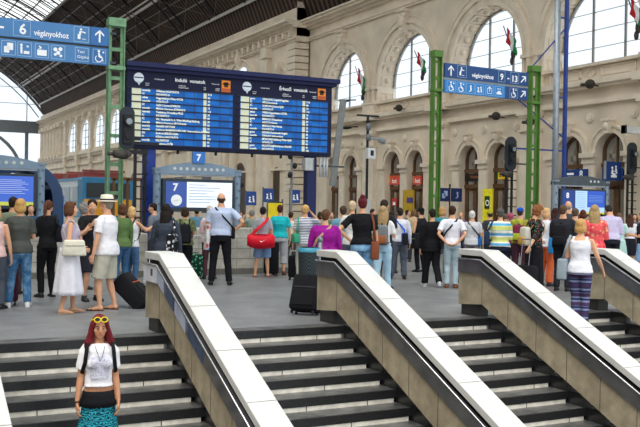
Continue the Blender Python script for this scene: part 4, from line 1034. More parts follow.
    def face(s,hc):
        k=s.k;e1=mat('#e9e4de',.3,var=0);e2=mat('#2b1d15',.3,var=0)
        for x in(-1,1):
            mb=MB();mb.ell(s.hd((x*.030,-.0745,.008)),(.0125*k,.009*k,.008*k),10,6);mb.ell(s.hd((x*.030,-.082,.007)),(.006*k,.004*k,.006*k),8,6,mi=1)
            mb.build('eye',[e1,e2],s.root,smooth=True)
            MB().loft([s.hd((x*.014,-.084,.026)),s.hd((x*.032,-.081,.031)),s.hd((x*.048,-.068,.025))],[.003*k,.004*k,.002*k],n=6).build('eyebrow',mat('#3a241c',.8),s.root,smooth=True)
            MB().loft([s.hd((x*.018,-.0835,.012)),s.hd((x*.030,-.085,.0155)),s.hd((x*.043,-.077,.010))],[.002*k,.003*k,.002*k],n=6).build('eyelid',mat('#6a4436',.8),s.root,smooth=True)
        MB().loft([s.hd((-.022,-.083,-.055)),s.hd((0,-.0925,-.053)),s.hd((.022,-.083,-.055))],[.002*k,.0065*k,.002*k],n=8).build('lips',mat('#b4605a',.5,var=0),s.root,smooth=True)
    def clothe(s,top,bottom,shoe,sandal,vox):
        k=s.k;tt=top[0];tm=top[1] if not isinstance(top[1],str) else cloth(top[1])
        hem=top[2] if len(top)>2 else .88
        z1=(top[3] if len(top)>3 else 1.475) if tt!='tank' else 1.40
        mb=MB();e={'tee':.016,'long':.018,'tank':.012,'jacket':.028,'vest':.02}.get(tt,.016)
        s.torso(mb,e,z0=hem,z1=z1,flare=.012)
        if tt=='tank':
            for sd in(-1,1): mb.loft([s.up((sd*.09,-.085,1.34)),s.up((sd*.10,-.03,1.455)),s.up((sd*.10,.03,1.458)),s.up((sd*.09,.09,1.34))],[.032*k]*4,[.018*k]*4,n=8)
        for i,sd in enumerate((1,-1)):
            S,E_,W,D=s.A[i];b=.9+.1*s.w
            if tt in('tee','vest'):
                if tt=='vest': continue
                q=[S+V((-sd*.085,0,.018)),S+V((-sd*.02,0,.004)),S.lerp(E_,.15),S.lerp(E_,.45),S.lerp(E_,.72)];rr=[.050,.061,.064,.062,.066]
            elif tt in('long','jacket'):
                q=[S+V((-sd*.085,0,.018)),S+V((-sd*.02,0,.004)),S.lerp(E_,.15),S.lerp(E_,.5),E_,E_.lerp(W,.5),W-D*.0];rr=[.050,.061,.064,.060,.052,.046,.036]
            elif tt=='three':
                q=[S+V((-sd*.085,0,.018)),S+V((-sd*.02,0,.004)),S.lerp(E_,.15),S.lerp(E_,.5),E_,E_.lerp(W,.35)];rr=[.050,.061,.062,.058,.05,.05]
            else: continue
            mb.loft([s.up(x) for x in q],[x*k*b*(1.0 if tt!='jacket' else 1.12) for x in rr],n=12)
        nm={'tee':'shirt','long':'sweater','tank':'sleeveless_top','jacket':'jacket','three':'blouse','vest':'vest'}[tt]
        PEND.append((mb.build(nm,tm,s.root,smooth=True),min(vox,.012),2,None))
        bt=bottom[0];bm_=bottom[1] if not isinstance(bottom[1],str) else cloth(bottom[1])
        if bt in('pants','capri','shorts','loose'):
            mb=MB();s.torso(mb,.010,z0=.84,z1=1.02)
            f={'pants':1.0,'loose':1.0,'capri':.62,'shorts':.30}[bt];wide={'pants':.012,'loose':.03,'capri':.022,'shorts':.03}[bt]
            for H,K,A_ in s.L:
                q=[H+V((0,0,.05)),H,H.lerp(K,.5)]+([K.lerp(A_,-.0)] );rr=[.085,.098,.085,.060+wide*.4]
                if bt=='shorts': q=[H+V((0,0,.05)),H,H.lerp(K,.5),H.lerp(K,.98)];rr=[.085,.10,.098,.095]
                elif bt=='capri': q+=[K.lerp(A_,.5)];rr+=[.072]
                else: q+=[K.lerp(A_,.4),A_+V((0,0,.0))];rr+=[.060,.048+wide*.5]
                b=.8+.2*s.w
                mb.loft([s.p(x) for x in q],[(x+wide*.5)*k*b for x in rr],n=14)
            PEND.append((mb.build({'shorts':'shorts','capri':'capri_trousers'}.get(bt,'trousers'),bm_,s.root,smooth=True),min(vox,.012),2,None))
            if len(bottom)>2: pass
        else:  # skirts: bt='skirt', third = hem z, fourth = hem radius
            hz=bottom[2];hr=bottom[3];wz=bottom[4] if len(bottom)>4 else (1.03 if s.sex=='f' else 1.0)
            mb=MB();n=60;ks=12;vs=[];fs=[]
            for i in range(ks+1):
                t=i/ks;z=wz+(hz-wz)*t;a=(.158 if wz>1 else .17)*s.w+(.190*s.w-(.158 if wz>1 else .17)*s.w)*min(1,t*ks/3)**.8+(hr-.190*s.w)*max(0,(t-.2)/.8);am=.018*t
                for j in range(n):
                    an=2*PI*j/n;r=a*(1+am/a*math.sin(an*10+3*math.sin(an)));vs.append(V((math.cos(an)*r,.015+math.sin(an)*(r*.80),z))*k)
            for i in range(ks):
                for j in range(n): fs.append((i*n+j,i*n+(j+1)%n,(i+1)*n+(j+1)%n,(i+1)*n+j))
            mb.add(vs,fs);o=mb.build('skirt',bm_,s.root,smooth=True);sm=o.modifiers.new('s','SOLIDIFY');sm.thickness=.006
        # shoes
        for H,K,A_ in s.L:
            mb=MB();b=A_-V((0,0,.08));sd=1 if A_.x>0 else -1
            if sandal:
                P=[(0,.06),(0,.0),(sd*.012,-.07),(sd*.024,-.15),(sd*.026,-.2)]
                mb.loft([s.p(b+V((x,y,.008))) for x,y in P],[r*k for r in(.03,.038,.044,.048,.03)],[.010*k]*5,n=12)
                mb.loft([s.p(b+V((-.045+sd*.02,-.11,.015))),s.p(b+V((sd*.02,-.11,.052))),s.p(b+V((.045+sd*.02,-.11,.015)))],[.014*k,.014*k,.014*k],[.007*k]*3,n=8)
                mb.loft([s.p(b+V((-.035,.0,.02))),s.p(b+V((0,-.01,.085))),s.p(b+V((.035,.0,.02)))],[.010*k]*3,[.006*k]*3,n=8)
                mb.build('sandal',cloth(shoe),s.root,smooth=True)
            else:
                s.foot(mb,A_,.008);mb.loft([s.p(b+V((sd*.0,.065,.008))),s.p(b+V((sd*.01,-.06,.008))),s.p(b+V((sd*.024,-.19,.008)))],[.034*k,.048*k,.038*k],[.012*k]*3,n=10)
                mb.loft([s.p(A_-V((0,0,.03))),s.p(A_+V((0,0,.02)))],[.044*k,.043*k],n=12)
                mb.build('shoe',mat(shoe,.5,var=.08),s.root,smooth=True)
def finish():
    vl=bpy.context.view_layer
    for o,vx,it,ex in PEND:
        r=o.modifiers.new('r','REMESH');r.mode='VOXEL';r.voxel_size=vx;r.use_smooth_shade=True
        q=o.modifiers.new('q','SMOOTH');q.iterations=it;q.factor=.5
    vl.update();dg=bpy.context.evaluated_depsgraph_get()
    for o,vx,it,ex in PEND:
        me=bpy.data.meshes.new_from_object(o.evaluated_get(dg));mats=[m for m in o.data.materials]
        if ex and ex.v:
            bm=bmesh.new();bm.from_mesh(me);t=bpy.data.meshes.new('x');t.from_pydata(ex.v,[],ex.f);bm.from_mesh(t);bmesh.ops.recalc_face_normals(bm,faces=bm.faces);bm.to_mesh(me);bm.free()
        amp=0 if o.name.startswith('body') else (.009 if o.name.startswith('hair') else .0075)
        if amp:
            sd_=sum(map(ord,o.name))%97; nv=[v.normal.copy() for v in me.vertices]
            fq=14 if o.name.startswith('hair') else 9
            for v,n_ in zip(me.vertices,nv):
                c_=v.co; q_=V((c_.x*fq+sd_,c_.y*fq,c_.z*fq*(.45 if fq==14 else 1.0)))
                v.co=c_+n_*(amp*(noise.noise(q_)+.5*noise.noise(q_*2.3)))
        me.materials.clear()
        for m in mats: me.materials.append(m)
        for p in me.polygons: p.use_smooth=True;p.material_index=0
        o.modifiers.clear();o.data=me
# ---- luggage and bags (world-placed things)
def place(name,label,cat,Mx,group=None):
    o=thing(name,label,cat);o.matrix_world=Mx;o.location=Mx.translation;o.rotation_euler=Mx.to_euler();return o
def MW(pos,rz=0,tilt=0): return Matrix.Translation(V(pos))@Matrix.Rotation(rz,4,'Z')@Matrix.Rotation(tilt,4,'X')
def toward(pos,head): d=V((-pos[0],-pos[1]));return math.atan2(d.x,-d.y)+math.radians(head)
def suitcase(label,pos,head,w=.42,h=.62,d=.25,c='#1c1c20',tilt=0,m=None,handle=.42,soft=True,trim='#3a3a40',label2=None):
    t=place('suitcase',label,'suitcase',MW(pos,toward(pos,head),math.radians(tilt)))
    mm=m or cloth(c,bump=.2)
    rbox(w,d,h,.06).build('shell',mm,t,bevel=.045,smooth=True,seg=3)
    rbox(w*.8,.03,h*.45,.12).xf(Matrix.Translation((0,-d/2-.005,0))).build('front_pocket',mm,t,bevel=.012)
    mb=MB();mb.loft([(-w*.42,0,.06+h*.5),(0,-d/2-.002,.06+h*.86),(w*.42,0,.06+h*.5)],[.003]*3,n=4);mb.box(-w*.4,w*.4,-d/2-.006,-d/2+.002,h*.62+.06,h*.62+.072);mb.build('zip',mat(trim,.5),t)
    for x in(-1,1):
        for y in(-1,1):
            MB().cyl((x*w*.38-.012,y*d*.3,.03),(x*w*.38+.012,y*d*.3,.03),.03,12).build('wheel',mat('#141416',.5),t)
    if handle:
        mb=MB()
        for x in(-1,1): mb.cyl((x*w*.22,d*.35,h),(x*w*.22,d*.35,h+.06+handle),.008,8)
        mb.cyl((-w*.25,d*.35,h+.06+handle),(w*.25,d*.35,h+.06+handle),.014,8);mb.build('telescopic_handle',mat('#9a9ca0',.3,metal=.8),t)
    mb=MB();mb.loft([(-.07,0,h+.05),(-.05,0,h+.09),(.05,0,h+.09),(.07,0,h+.05)],[.010]*4,n=6);mb.build('carry_handle',mat('#141416',.6),t)
    return t
def strap(t,pts,r=.012,m=None,name='strap'):
    return MB().loft(pts,[r*1.6]*len(pts),[r*.4]*len(pts),n=8).build(name,m,t,smooth=True)
def onbody(P,name,label,cat,group=None):
    return place(name,label,cat,P.M.copy(),group)
def backpack(P,label,m,c2=None,w=.29,h=.42,d=.15,z=1.12,strapc='#222226'):
    t=onbody(P,'backpack',label,'backpack');k=P.k;y=.115*P.w+.02+d/2
    mm=m if not isinstance(m,str) else cloth(m)
    def T(mb): mb.v=[tuple(P.up(v)) for v in mb.v];return mb
    b=rbox(w,d,h,z-h/2+.02,taper=.86).xf(Matrix.Translation((0,y,0)))
    T(b).build('pack',mm,t,bevel=.05,smooth=True,seg=3)
    b=rbox(w*.75,.05,h*.4,z-h/2+.05).xf(Matrix.Translation((0,y+d/2+.01,0)));T(b).build('front_pocket',(c2 if c2 and not isinstance(c2,str) else cloth(c2)) if c2 else mm,t,bevel=.018,smooth=True)
    sm=cloth(strapc)
    for sd in(-1,1):
        strap(t,[P.up(q) for q in((sd*.09,y-d/2,z+h*.42),(sd*.105,.04,1.475),(sd*.11,-.06,1.46),(sd*.115*P.w,-.135*P.w,1.34),(sd*.13*P.w,-.10,1.15),(sd*.15*P.w,.0,1.05),(sd*.12,y-d/2,z-h*.38))],.013,sm)
    strap(t,[P.up(q) for q in((-.03,y-d/2+.02,z+h*.5),(0,y-d/2+.02,z+h*.5+.05),(.03,y-d/2+.02,z+h*.5))],.008,sm,'top_loop')
    return t
def sidebag(P,label,sd,c,w=.34,h=.26,d=.12,z=.98,off=.26,name='shoulder_bag',yy=.03,cross=False,m=None,sc_=None,same=True,rot=0):
    t=onbody(P,name,label,'bag')
    mm=m or cloth(c)
    b=MB().prism([(-w/2*.8,h/2),(w/2*.8,h/2),(w/2,-h/2),(-w/2,-h/2)],0,-d/2,d/2)   # in (y,z)
    b.xf(Matrix.Translation((sd*off,yy,z))@Matrix.Rotation(math.radians(rot),4,'Z'))
    b.v=[tuple(P.up(v)) for v in b.v];b.build('pouch',mm,t,bevel=.03,smooth=True,seg=3)
    f=MB().box(-.006,.006,-w*.38,w*.38,h*.12,h*.16).xf(Matrix.Translation((sd*(off+d/2),yy,z))@Matrix.Rotation(math.radians(rot),4,'Z'));f.v=[tuple(P.up(v)) for v in f.v];f.build('zip',mat('#8c8a85',.4),t)
    sm=sc_ or mm
    e=1.475
    if cross: pts=[(sd*off,yy+.08,z+h*.45),(sd*.1*P.w,.155*P.w+.01,1.22),(-sd*.09,.10,1.44),(-sd*.11,.02,1.48),(-sd*.09,-.10,1.42),(sd*.06*P.w,-.15*P.w,1.18),(sd*off,yy-.08,z+h*.45)]
    else: pts=[(sd*off,yy+w*.3,z+h*.45),(sd*.17*P.w,.11*P.w,1.33),(sd*.15,.03,1.485),(sd*.16,-.07,1.42),(sd*off,yy-w*.3,z+h*.45)]
    strap(t,[P.up(q) for q in pts],.012,sm)
    return t
def pos(px,fy,hy,z=0):
    P=G(px,fy,z);return (P.x,P.y,z),(fy-hy)/ppm(P)
def person(label,px,fy,hy,head,z=0,**k):
    P,h=pos(px,fy,hy,z);k.setdefault('h',h);return Person(label,P,head=head,**k)
JEAN=cloth('#3f6f9c',pat='blotch',c2='#7fa9cc',scale=7);LJEAN=cloth('#a9cbe0',var=.1)
# ---------------- foreground girl on the stairs
gy=Y0-7*T+T*.5; gz=-7*R
d_=ray(98,420);gx=CP.x+d_.x*(gy-CP.y)/d_.y
skirtm=cloth('#0d2c3c',pat='swirl',c2='#2a9fb0',scale=13)
tee=cloth('#eeedf2',var=.04)
g=Person('red-haired girl in white crop top coming down the stairs with lowered eyes',(gx,gy,gz),1.69,6,'f',w=.93,vox=.0075,arms=(((.035,-.01,-.285),(.06,.05,-.53),(-.02,.2,-1)),((.04,-.01,-.285),(.075,.03,-.53),(.0,.15,-1))),turn=(0,12),legs=((.09,.02),(.08,-.03)),sxm=.86,hair=('longfront','#6e1c26'),top=('tee',tee,1.03,1.445),bottom=('skirt',skirtm,.30,.25,.86),shoe='#2a2624',skin='m',eyes=True)
# black waistband, print, necklace, bracelet (clothing children)
mb=MB();k=g.k
mb.loft([g.up((0,.006,z)) for z in(.83,.88,.94,.985)],[x*k for x in(.178,.172,.160,.148)],[x*k for x in(.142,.140,.126,.112)],n=28,cap=False);o=mb.build('waistband',cloth('#131418',var=.03),g.root,smooth=True);sm=o.modifiers.new('s','SOLIDIFY');sm.thickness=.008;sm.offset=0
pm=cloth('#c9cad8',pat='floral',c2='#8487a4',scale=60,c3='#e6e6ee',var=0)
mb=MB();nn=10
def fr(x,z):   # front surface of the shirt
    for (za,a_,b_),(zb_,a2,b2) in zip([(1.06,.128,.096),(1.16,.128,.098),(1.28,.145,.118),(1.38,.148,.104)],[(1.16,.128,.098),(1.28,.145,.118),(1.38,.148,.104),(1.435,.12,.08)]):
        if za<=z<=zb_: t_=(z-za)/(zb_-za);a=a_+(a2-a_)*t_;b=b_+(b2-b_)*t_;break
    e=.024
    y=-(b+e)*math.sqrt(max(0,1-(x/(a+e))**2))
    for sd in(-1,1):
        dx=(x-sd*.065*.93)/(.055+e);dz=(z-1.275)/(.055+e);q=1-dx*dx-dz*dz
        if q>0: y=min(y,-.085*.93-(.05+e)*math.sqrt(q))
    return g.up((x,y-.002,z))
for i in range(nn):
    for j in range(nn):
        x0=-.095+.19*i/nn;x1=-.095+.19*(i+1)/nn;z0=1.12+.23*j/nn;z1=1.12+.23*(j+1)/nn
        mb.add([fr(x0,z0),fr(x1,z0),fr(x1,z1),fr(x0,z1)],[(0,1,2,3)])
mb.build('shirt_print',pm,g.root,smooth=True)
mb=MB();mb.loft([g.up(q) for q in((-.045,.01,1.50),(-.05,-.075,1.45),(-.03,-.128,1.38),(0,-.15,1.30),(.03,-.128,1.38),(.05,-.075,1.45),(.045,.01,1.50))],[.0028]*7,n=6);mb.build('necklace',mat('#5a4632',.4,metal=.5),g.root,smooth=True)
S_,E_,W_,D_=g.A[1];mb=MB();mb.loft([g.up(W_-D_*.012),g.up(W_+D_*.004)],[.029,.029],n=14);mb.build('bracelet',mat('#3a2a24',.5),g.root,smooth=True)
t=onbody(g,'backpack','small black backpack whose straps show over the girl’s white top','backpack')
b=rbox(.26,.12,.36,.98).xf(Matrix.Translation((0,.20,0)));b.v=[tuple(g.up(v)) for v in b.v];b.build('pack',cloth('#17181b'),t,bevel=.04,smooth=True)
for sd in(-1,1): strap(t,[g.up(q) for q in((sd*.09,.14,1.36),(sd*.115,.05,1.49),(sd*.125,-.06,1.475),(sd*.132,-.115,1.40),(sd*.145,-.10,1.28),(sd*.165,-.03,1.17),(sd*.14,.13,1.06))],.012,cloth('#17181b'))
t=onbody(g,'sunglasses','yellow sunglasses pushed up on the girl’s red hair','sunglasses');k=g.k
mb=MB()
for x in(-1,1):
    c=g.hd((x*.033,-.062,.105));n_=16
    ring=[g.hd((x*.034+.031*math.cos(2*PI*j/n_),-.078+.010*math.sin(2*PI*j/n_),.100+.023*math.sin(2*PI*j/n_))) for j in range(n_+1)]
    mb.loft(ring,[.0052]*len(ring),n=6,cap=False)
    mb.loft([g.hd((x*.064,-.072,.105)),g.hd((x*.088,-.02,.075)),g.hd((x*.092,.05,.045))],[.0045]*3,n=6)
mb.loft([g.hd((-.008,-.080,.104)),g.hd((.008,-.080,.104))],[.004]*2,n=6);mb.build('frame',mat('#f0cf1e',.35,var=0),t,smooth=True)
for x in(-1,1):
    n_=16;mb=MB();pp=[g.hd((x*.034+.029*math.cos(2*PI*j/n_),-.078+.009*math.sin(2*PI*j/n_),.100+.021*math.sin(2*PI*j/n_))) for j in range(n_)]
    mb.add(pp,[tuple(range(n_))]);mb.build('lens',mat('#17130f',.1,var=0),t)
# ---------------- left group
P1=person('blond woman in charcoal tee and blue jeans, back turned, at the left edge',19,307,199,180,sex='f',w=1.12,arms=('front','front'),hair=('bob','#c49a5c'),top=('tee','#4c504c'),bottom=('pants',JEAN),shoe='#e8e8ea',legs=((.16,.0),(.13,.02)))
person('dark-haired man in grey-green shirt behind the blond woman at the left edge',12,294,197,170,arms=('front','front'),hair=('short','#2a1c15'),top=('tee','#7d8570'),bottom=('pants','#3b3d44'))
person('partly cropped woman with fair hair and pale pink sleeveless top at the left edge',-5,309,205,160,sex='f',arms=('bag','down'),hair=('bob','#c7a878'),top=('tank','#d8b7b4'),bottom=('pants','#49505c'))
suitcase('burgundy ribbed suitcase at the left edge by the blue jeans',G(5,305),180,.40,.56,.25,handle=.3,m=cloth('#5c2438',pat='xstripe',c2='#431828',scale=9,rough=.5))
P4=person('woman with ponytail all in black, looking down, before the left stone block',46,297,200,205,sex='f',arms=('front','front'),turn=(-45,20),hair=('pony','#5a3523'),top=('long','#15161a'),bottom=('pants','#121317'),w=.92)
sidebag(P4,'black shoulder bag of the woman with the ponytail',-1,'#24262c',.34,.26,z=1.12,off=.22,rot=20)
P5=person('woman in lavender top and long white pleated skirt standing in profile',69,313,202,95,sex='f',w=1.08,arms=('phone','bag'),hair=('bob','#5c3a26'),top=('tank','#c4bbd2',.97),bottom=('skirt',cloth('#dcdce6',var=.05),.30,.30),shoe='#b89a80',sandal=True,legs=((.09,.09),(.09,-.09)))
sidebag(P5,'cream handbag on the arm of the woman in the white skirt',-1,'#d9d5c4',.38,.25,.12,z=1.04,off=.25,yy=-.04,name='handbag')
P6=person('man in white straw hat, white shirt and beige cargo shorts',105,310,197,-115,w=1.32,arms=('down','down'),hair=('short','#8d8276'),top=('tee','#e9e9ee',.86),bottom=('shorts','#b9b6a6'),shoe='#5b3a2c',sandal=True,legs=((.13,.06),(.12,-.07)))
hm=cloth('#e8e3d2',var=.05,bump=.3,bs=60);k=P6.k
t_=MB();c=lambda q:P6.hd(q)
t_.loft([c((0,.02,.045)),c((0,.02,.055)),c((0,.02,.062)),c((0,.02,.11)),c((0,.02,.150)),c((0,.02,.158))],[x*k for x in(.150,.148,.093,.090,.078,.02)],[x*k for x in(.168,.165,.105,.102,.088,.02)],n=28)
hat=t_.build('straw_hat',hm,P6.root,smooth=True)
MB().loft([c((0,.02,.064)),c((0,.02,.088))],[.0955*k,.0935*k],[.1075*k,.1055*k],n=28).build('hat_band',mat('#1a1a1c',.6),hat,smooth=True)
P7=person('man in dark tee and dark shorts with sunglasses on his head, behind the hat man',91,301,199,25,arms=('front','phone'),turn=(-20,15),hair=('short','#2b1e17'),top=('tee','#1f2024'),bottom=('shorts','#262830'),shoe='#1b1c20')
person('grey-haired person in pink top mostly hidden between the white skirt woman and the hat man',84,289,203,100,sex='f',arms=('phone','front'),hair=('curly','#8d8985'),top=('tee','#d98f9a'),bottom=('pants','#4a4d58'))
P9=person('brown-haired woman in green cardigan and jeans right of the hat man',121,290,204,-150,sex='f',arms=('bag','down'),hair=('bob','#5b3c26'),top=('long','#5f7a49'),bottom=('pants','#3b5f86'),shoe='#3a4a5c')
sidebag(P9,'blue handbag by the green cardigan woman',1,'#2f5e9c',.28,.2,z=.86,off=.2)
P10=person('short-haired blond woman in white top with maroon backpack and jeans',131,287,207,140,sex='f',arms=('down','reach'),hair=('bob','#d7b27a'),top=('tank','#e6e6ea'),bottom=('pants','#486b93'),w=1.08)
backpack(P10,'maroon backpack on the short-haired blond woman','#6b2036',w=.30,h=.40)
person('dark-haired young man in grey tee behind the short stone block',153,279,203,-110,arms=('front','front'),turn=(10,10),hair=('short','#241a15'),top=('tee','#707784'),bottom=('pants','#3a3c44'))
P12=person('woman with very long dark hair and slate jacket behind the postered parapet end',165,300,204,165,sex='f',w=1.15,arms=('down','down'),hair=('long','#1f1715'),top=('long','#3d4552'),bottom=('pants','#1e2026'))
sidebag(P12,'big black bag with white print on the long dark-haired woman',-1,'#15161a',.46,.34,.13,z=1.04,off=.16,yy=.16,m=cloth('#15161a',pat='floral',c2='#d8d8dc',scale=13))
b=P12.W((.27,-.02,.62))
t=thing('plastic_bag','white plastic carrier bag hanging left of the long dark-haired woman','bag',tuple(b));MB().loft([(0,0,-.34),(0,0,-.30),(.01,0,-.15),(0,0,-.02),(0,0,.08)],[.10,.15,.14,.09,.02],[.06,.09,.09,.05,.015],n=14).build('bag_body',cloth('#dfe6ee',pat='blotch',c2='#9fb6cf',scale=9,bump=.9,bs=12),t,smooth=True);MB().loft([(-.04,0,0),(-.03,0,.13),(.03,0,.13),(.04,0,0)],[.006]*4,n=6).build('handle',cloth('#dfe6ee'),t)
suitcase('black suitcase with orange piping, tilted, pulled behind the hat man',G(149,308),75,.42,.62,.30,tilt=-46,c='#17181c',trim='#e0632c',handle=.4)
P13=person('person in camouflage shirt with black backpack before the kiosk with 7',184,283,207,178,arms=('front','front'),hair=('bob','#3a2a1e'),sex='f',w=1.1,top=('tee',cloth('#566142',pat='blotch',c2='#8f9b6b',scale=14)),bottom=('pants','#17181d'))
backpack(P13,'black backpack on the person in the camouflage shirt','#1a1b20',w=.32,h=.44)
suitcase('dark green patterned suitcase with raised handle beside the dark trousers',G(195,279),180,.34,.50,.22,m=cloth('#12352c',pat='floral',c2='#5fae88',scale=16),handle=.42)
person('person in pale pink shirt reading, partly behind the man in light blue shirt',209,279,206,175,sex='f',arms=('front','phone'),hair=('short','#c9b9a6'),top=('long','#dcc2c6'),bottom=('pants','#56363f'))
P15=person('balding man in light blue shirt and black trousers, right hand on hip',220,285,193,180,w=1.18,arms=('down','hip'),hair=('bald','#33281f'),top=('tee','#b9c6e2',.93),bottom=('pants','#15161b'),shoe='#141416',legs=((.17,0),(.17,0)))
sidebag(P15,'black cross-body bag at the right hip of the man in light blue shirt',-1,'#16171b',.22,.22,.07,z=.99,off=.235,yy=.0,cross=True)
b=P15.W((.27,-.03,.92));t=thing('newspaper','folded newspaper in the left hand of the man in light blue','newspaper',tuple(b),P15.rz+.3);MB().box(-.03,.03,-.12,.12,-.28,.25).build('paper',mat('#d9dadd',.7,pat='floral',c2='#b5412f',scale=7,c3='#7d9cc4'),t,bevel=.01)
person('grey-haired person in grey-green shirt raising an arm behind the stone block wall',251,266,210,-160,arms=('head','down'),hair=('short','#8d8a86'),top=('tee','#8a9a8c'),bottom=('pants','#4c5058'))
P17=person('woman in grey tee and denim shorts carrying a red duffel bag',262,277,207,180,sex='f',arms=('down','down'),hair=('short','#231a1c'),top=('tee','#a3a6b0',.93),bottom=('shorts','#7c9cc4'),shoe='#8a4a4a',sandal=True,legs=((.17,.0),(.14,.0)))
t=onbody(P17,'duffel_bag','large red duffel bag hanging behind the woman in grey tee','duffel bag');up_=P17.up
red=cloth('#d8172f',bump=.8,bs=7,rough=.55)
mb=MB();cc=(.08,.27,.86);n_=9
mb.loft([(-.30,.27,.93),(-.28,.27,.93),(-.22,.27,.915),(-.05,.27,.90),(.12,.27,.90),(.28,.27,.92),(.36,.27,.94),(.38,.27,.94)],[.10,.15,.175,.185,.185,.17,.14,.10],n=20,xd=(0,1,0));mb.v=[tuple(up_(v)) for v in mb.v];mb.build('bag_body',red,t,smooth=True)
strap(t,[up_(q) for q in((.28,.30,1.05),(.05,.20,1.28),(-.08,.12,1.40),(-.13,.03,1.485),(-.13,-.07,1.42),(-.05,-.15,1.2),(-.22,.1,1.0))],.02,red)
mb=MB();sw=[(-.05,0),(.0,-.035),(.11,.035),(.02,-.012),(-.02,-.005)];mb.prism([(x-.0,z+.92) for x,z in sw],1,.455,.462);mb.v=[tuple(up_((-v[0]+.03,v[1],v[2]))) for v in mb.v];mb.build('swoosh_mark',M_white,t)
mb=MB();mb.loft([up_(q) for q in((-.24,.34,1.04),(.04,.40,1.08),(.3,.34,1.06))],[.012]*3,n=6);mb.build('zip',mat('#8e1020',.5),t)
P18=person('woman in turquoise tee and light grey capri trousers',279,275,205,180,sex='f',w=1.2,arms=('down','down'),hair=('short','#4a2218'),top=('tee','#1fb3bd',.92),bottom=('capri','#aeb0b4'),shoe='#5b2c20')
suitcase('black suitcase standing between the red duffel woman and the turquoise woman',G(271,276),180,.36,.75,.25,c='#17181d',handle=.12)
person('person with red backpack hidden between the turquoise woman and the striped tee woman',290,268,212,170,arms=('down','down'),hair=('short','#3a2a1e'),top=('tee','#d9d2c2'),bottom=('pants','#3f4248'))
P19=person('blond woman in white tee with navy stripes, hand raised to her head',304,284,205,-165,sex='f',w=1.15,arms=('down','head'),hair=('short','#d2a667'),top=('tee',cloth('#e9e9ee',pat='hstripe',c2='#4c5478',scale=9)),bottom=('loose','#b5afa9'),shoe='#b79c88')
suitcase('small black suitcase left of the litter bin',G(294,280),170,.26,.50,.2,c='#121317',handle=.1)
sidebag(P19,'green and white bag on the left side of the striped tee woman',1,'#3d9a7a',.36,.2,.14,z=1.02,off=.22)
P20=person('brown-haired woman in bright purple sweater, back turned, behind the litter bin',324,306,208,180,sex='f',w=1.42,arms=('down','down'),hair=('short','#5c3e28'),top=('long','#93188a'),bottom=('pants','#2b2c33'),h=1.62)
sidebag(P20,'beige strap bag of the woman in the purple sweater',1,'#b59c7c',.22,.2,.1,z=.9,off=.24,cross=True)
suitcase('large black suitcase leaning beside the litter bin',G(304,315),-25,.46,.56,.28,c='#17181c',tilt=-20,handle=0)
person('person in light blue denim jacket behind the purple sweater woman',342,285,206,180,arms=('down','down'),hair=('short','#4a372a'),top=('jacket','#6f9fb8'),bottom=('pants','#45586c'))
person('fair-haired person in pale grey shirt left of the bun-haired woman',351,289,201,175,sex='f',arms=('down','down'),hair=('short','#cbb394'),top=('tee','#d5d6d4'),bottom=('pants','#5a6270'))
P23=person('woman with red-brown bun, black tee and jeans, left hand on hip',361,301,197,180,sex='f',w=1.12,arms=('hip','down'),hair=('bun','#5b1a22'),top=('tee','#141519',.94),bottom=('pants',cloth('#6a9ac4',pat='blotch',c2='#94bcd8',scale=8)),shoe='#222226')
sidebag(P23,'brown leather bag hanging at the right of the bun-haired woman',-1,'#7a4630',.30,.30,.14,z=.86,off=.22,yy=.08)
P24=person('young woman with long fair hair, white tee and pale jeans stepping right',382,294,206,170,sex='f',arms=('down','strap'),hair=('long','#a58a63'),top=('tee','#e6e4e6',.98),bottom=('pants',LJEAN),shoe='#1d1d22',legs=((.1,-.12),(.1,.14)),w=.95)
backpack(P24,'black and white checked backpack with brown band on the fair-haired young woman',cloth('#2c3036',pat='check',c2='#9aa0a2',scale=42,var=.2),'#9a5b38',w=.30,h=.40,z=1.16)
person('dark-haired man in dark shirt just behind the fair-haired young woman',383,289,200,160,arms=('down','front'),hair=('short','#2d211b'),top=('tee','#25262b'),bottom=('pants','#393c44'))
P26=person('dark-haired man in white shirt with a blue and black shoulder bag',399,279,208,185,arms=('down','down'),hair=('short','#2a1f1b'),top=('long','#dadde8',.92),bottom=('loose','#565e6c'),shoe='#26211f',legs=((.2,.02),(.12,-.02)))
sidebag(P26,'blue and black shoulder bag of the man in the white shirt',-1,'#1a1d26',.42,.28,.14,z=1.0,off=.10,yy=.22,cross=True,m=cloth('#191b22',pat='ystripe',c2='#1f52c4',scale=1.6),sc_=cloth('#2458c8'))
person('dark-haired person in white shirt partly behind the man with the blue bag',391,273,211,170,arms=('down','down'),hair=('short','#2a201b'),top=('tee','#d9dce4'),bottom=('pants','#474c58'))
P28=person('man in black cap and dark vest with large black bag, walking left',420,272,208,-140,arms=('carry','down'),hair=('short','#221b18'),top=('vest','#202227'),bottom=('pants','#1b1c22'),shoe='#18181b')
sidebag(P28,'large black shapeless bag carried by the man in the black cap',1,'#191a1f',.56,.42,.22,z=.86,off=.30,cross=True)
def cap_on(P,c,lab=None,peak=True):
    k=P.k;r=Matrix.Rotation(math.radians(P.turn[0]),3,'Z');mb=MB();mb.ell(P.hd((0,.018,.055)),(.089*k,.104*k,.078*k),16,10,rot=r)
    if peak: mb.loft([P.hd((0,-.06,.045)),P.hd((0,-.11,.038)),P.hd((0,-.155,.03))],[.07*k,.065*k,.03*k],[.008*k]*3,n=12)
    mb.build('cap',cloth(c),P.root,smooth=True)
cap_on(P28,'#15161a')
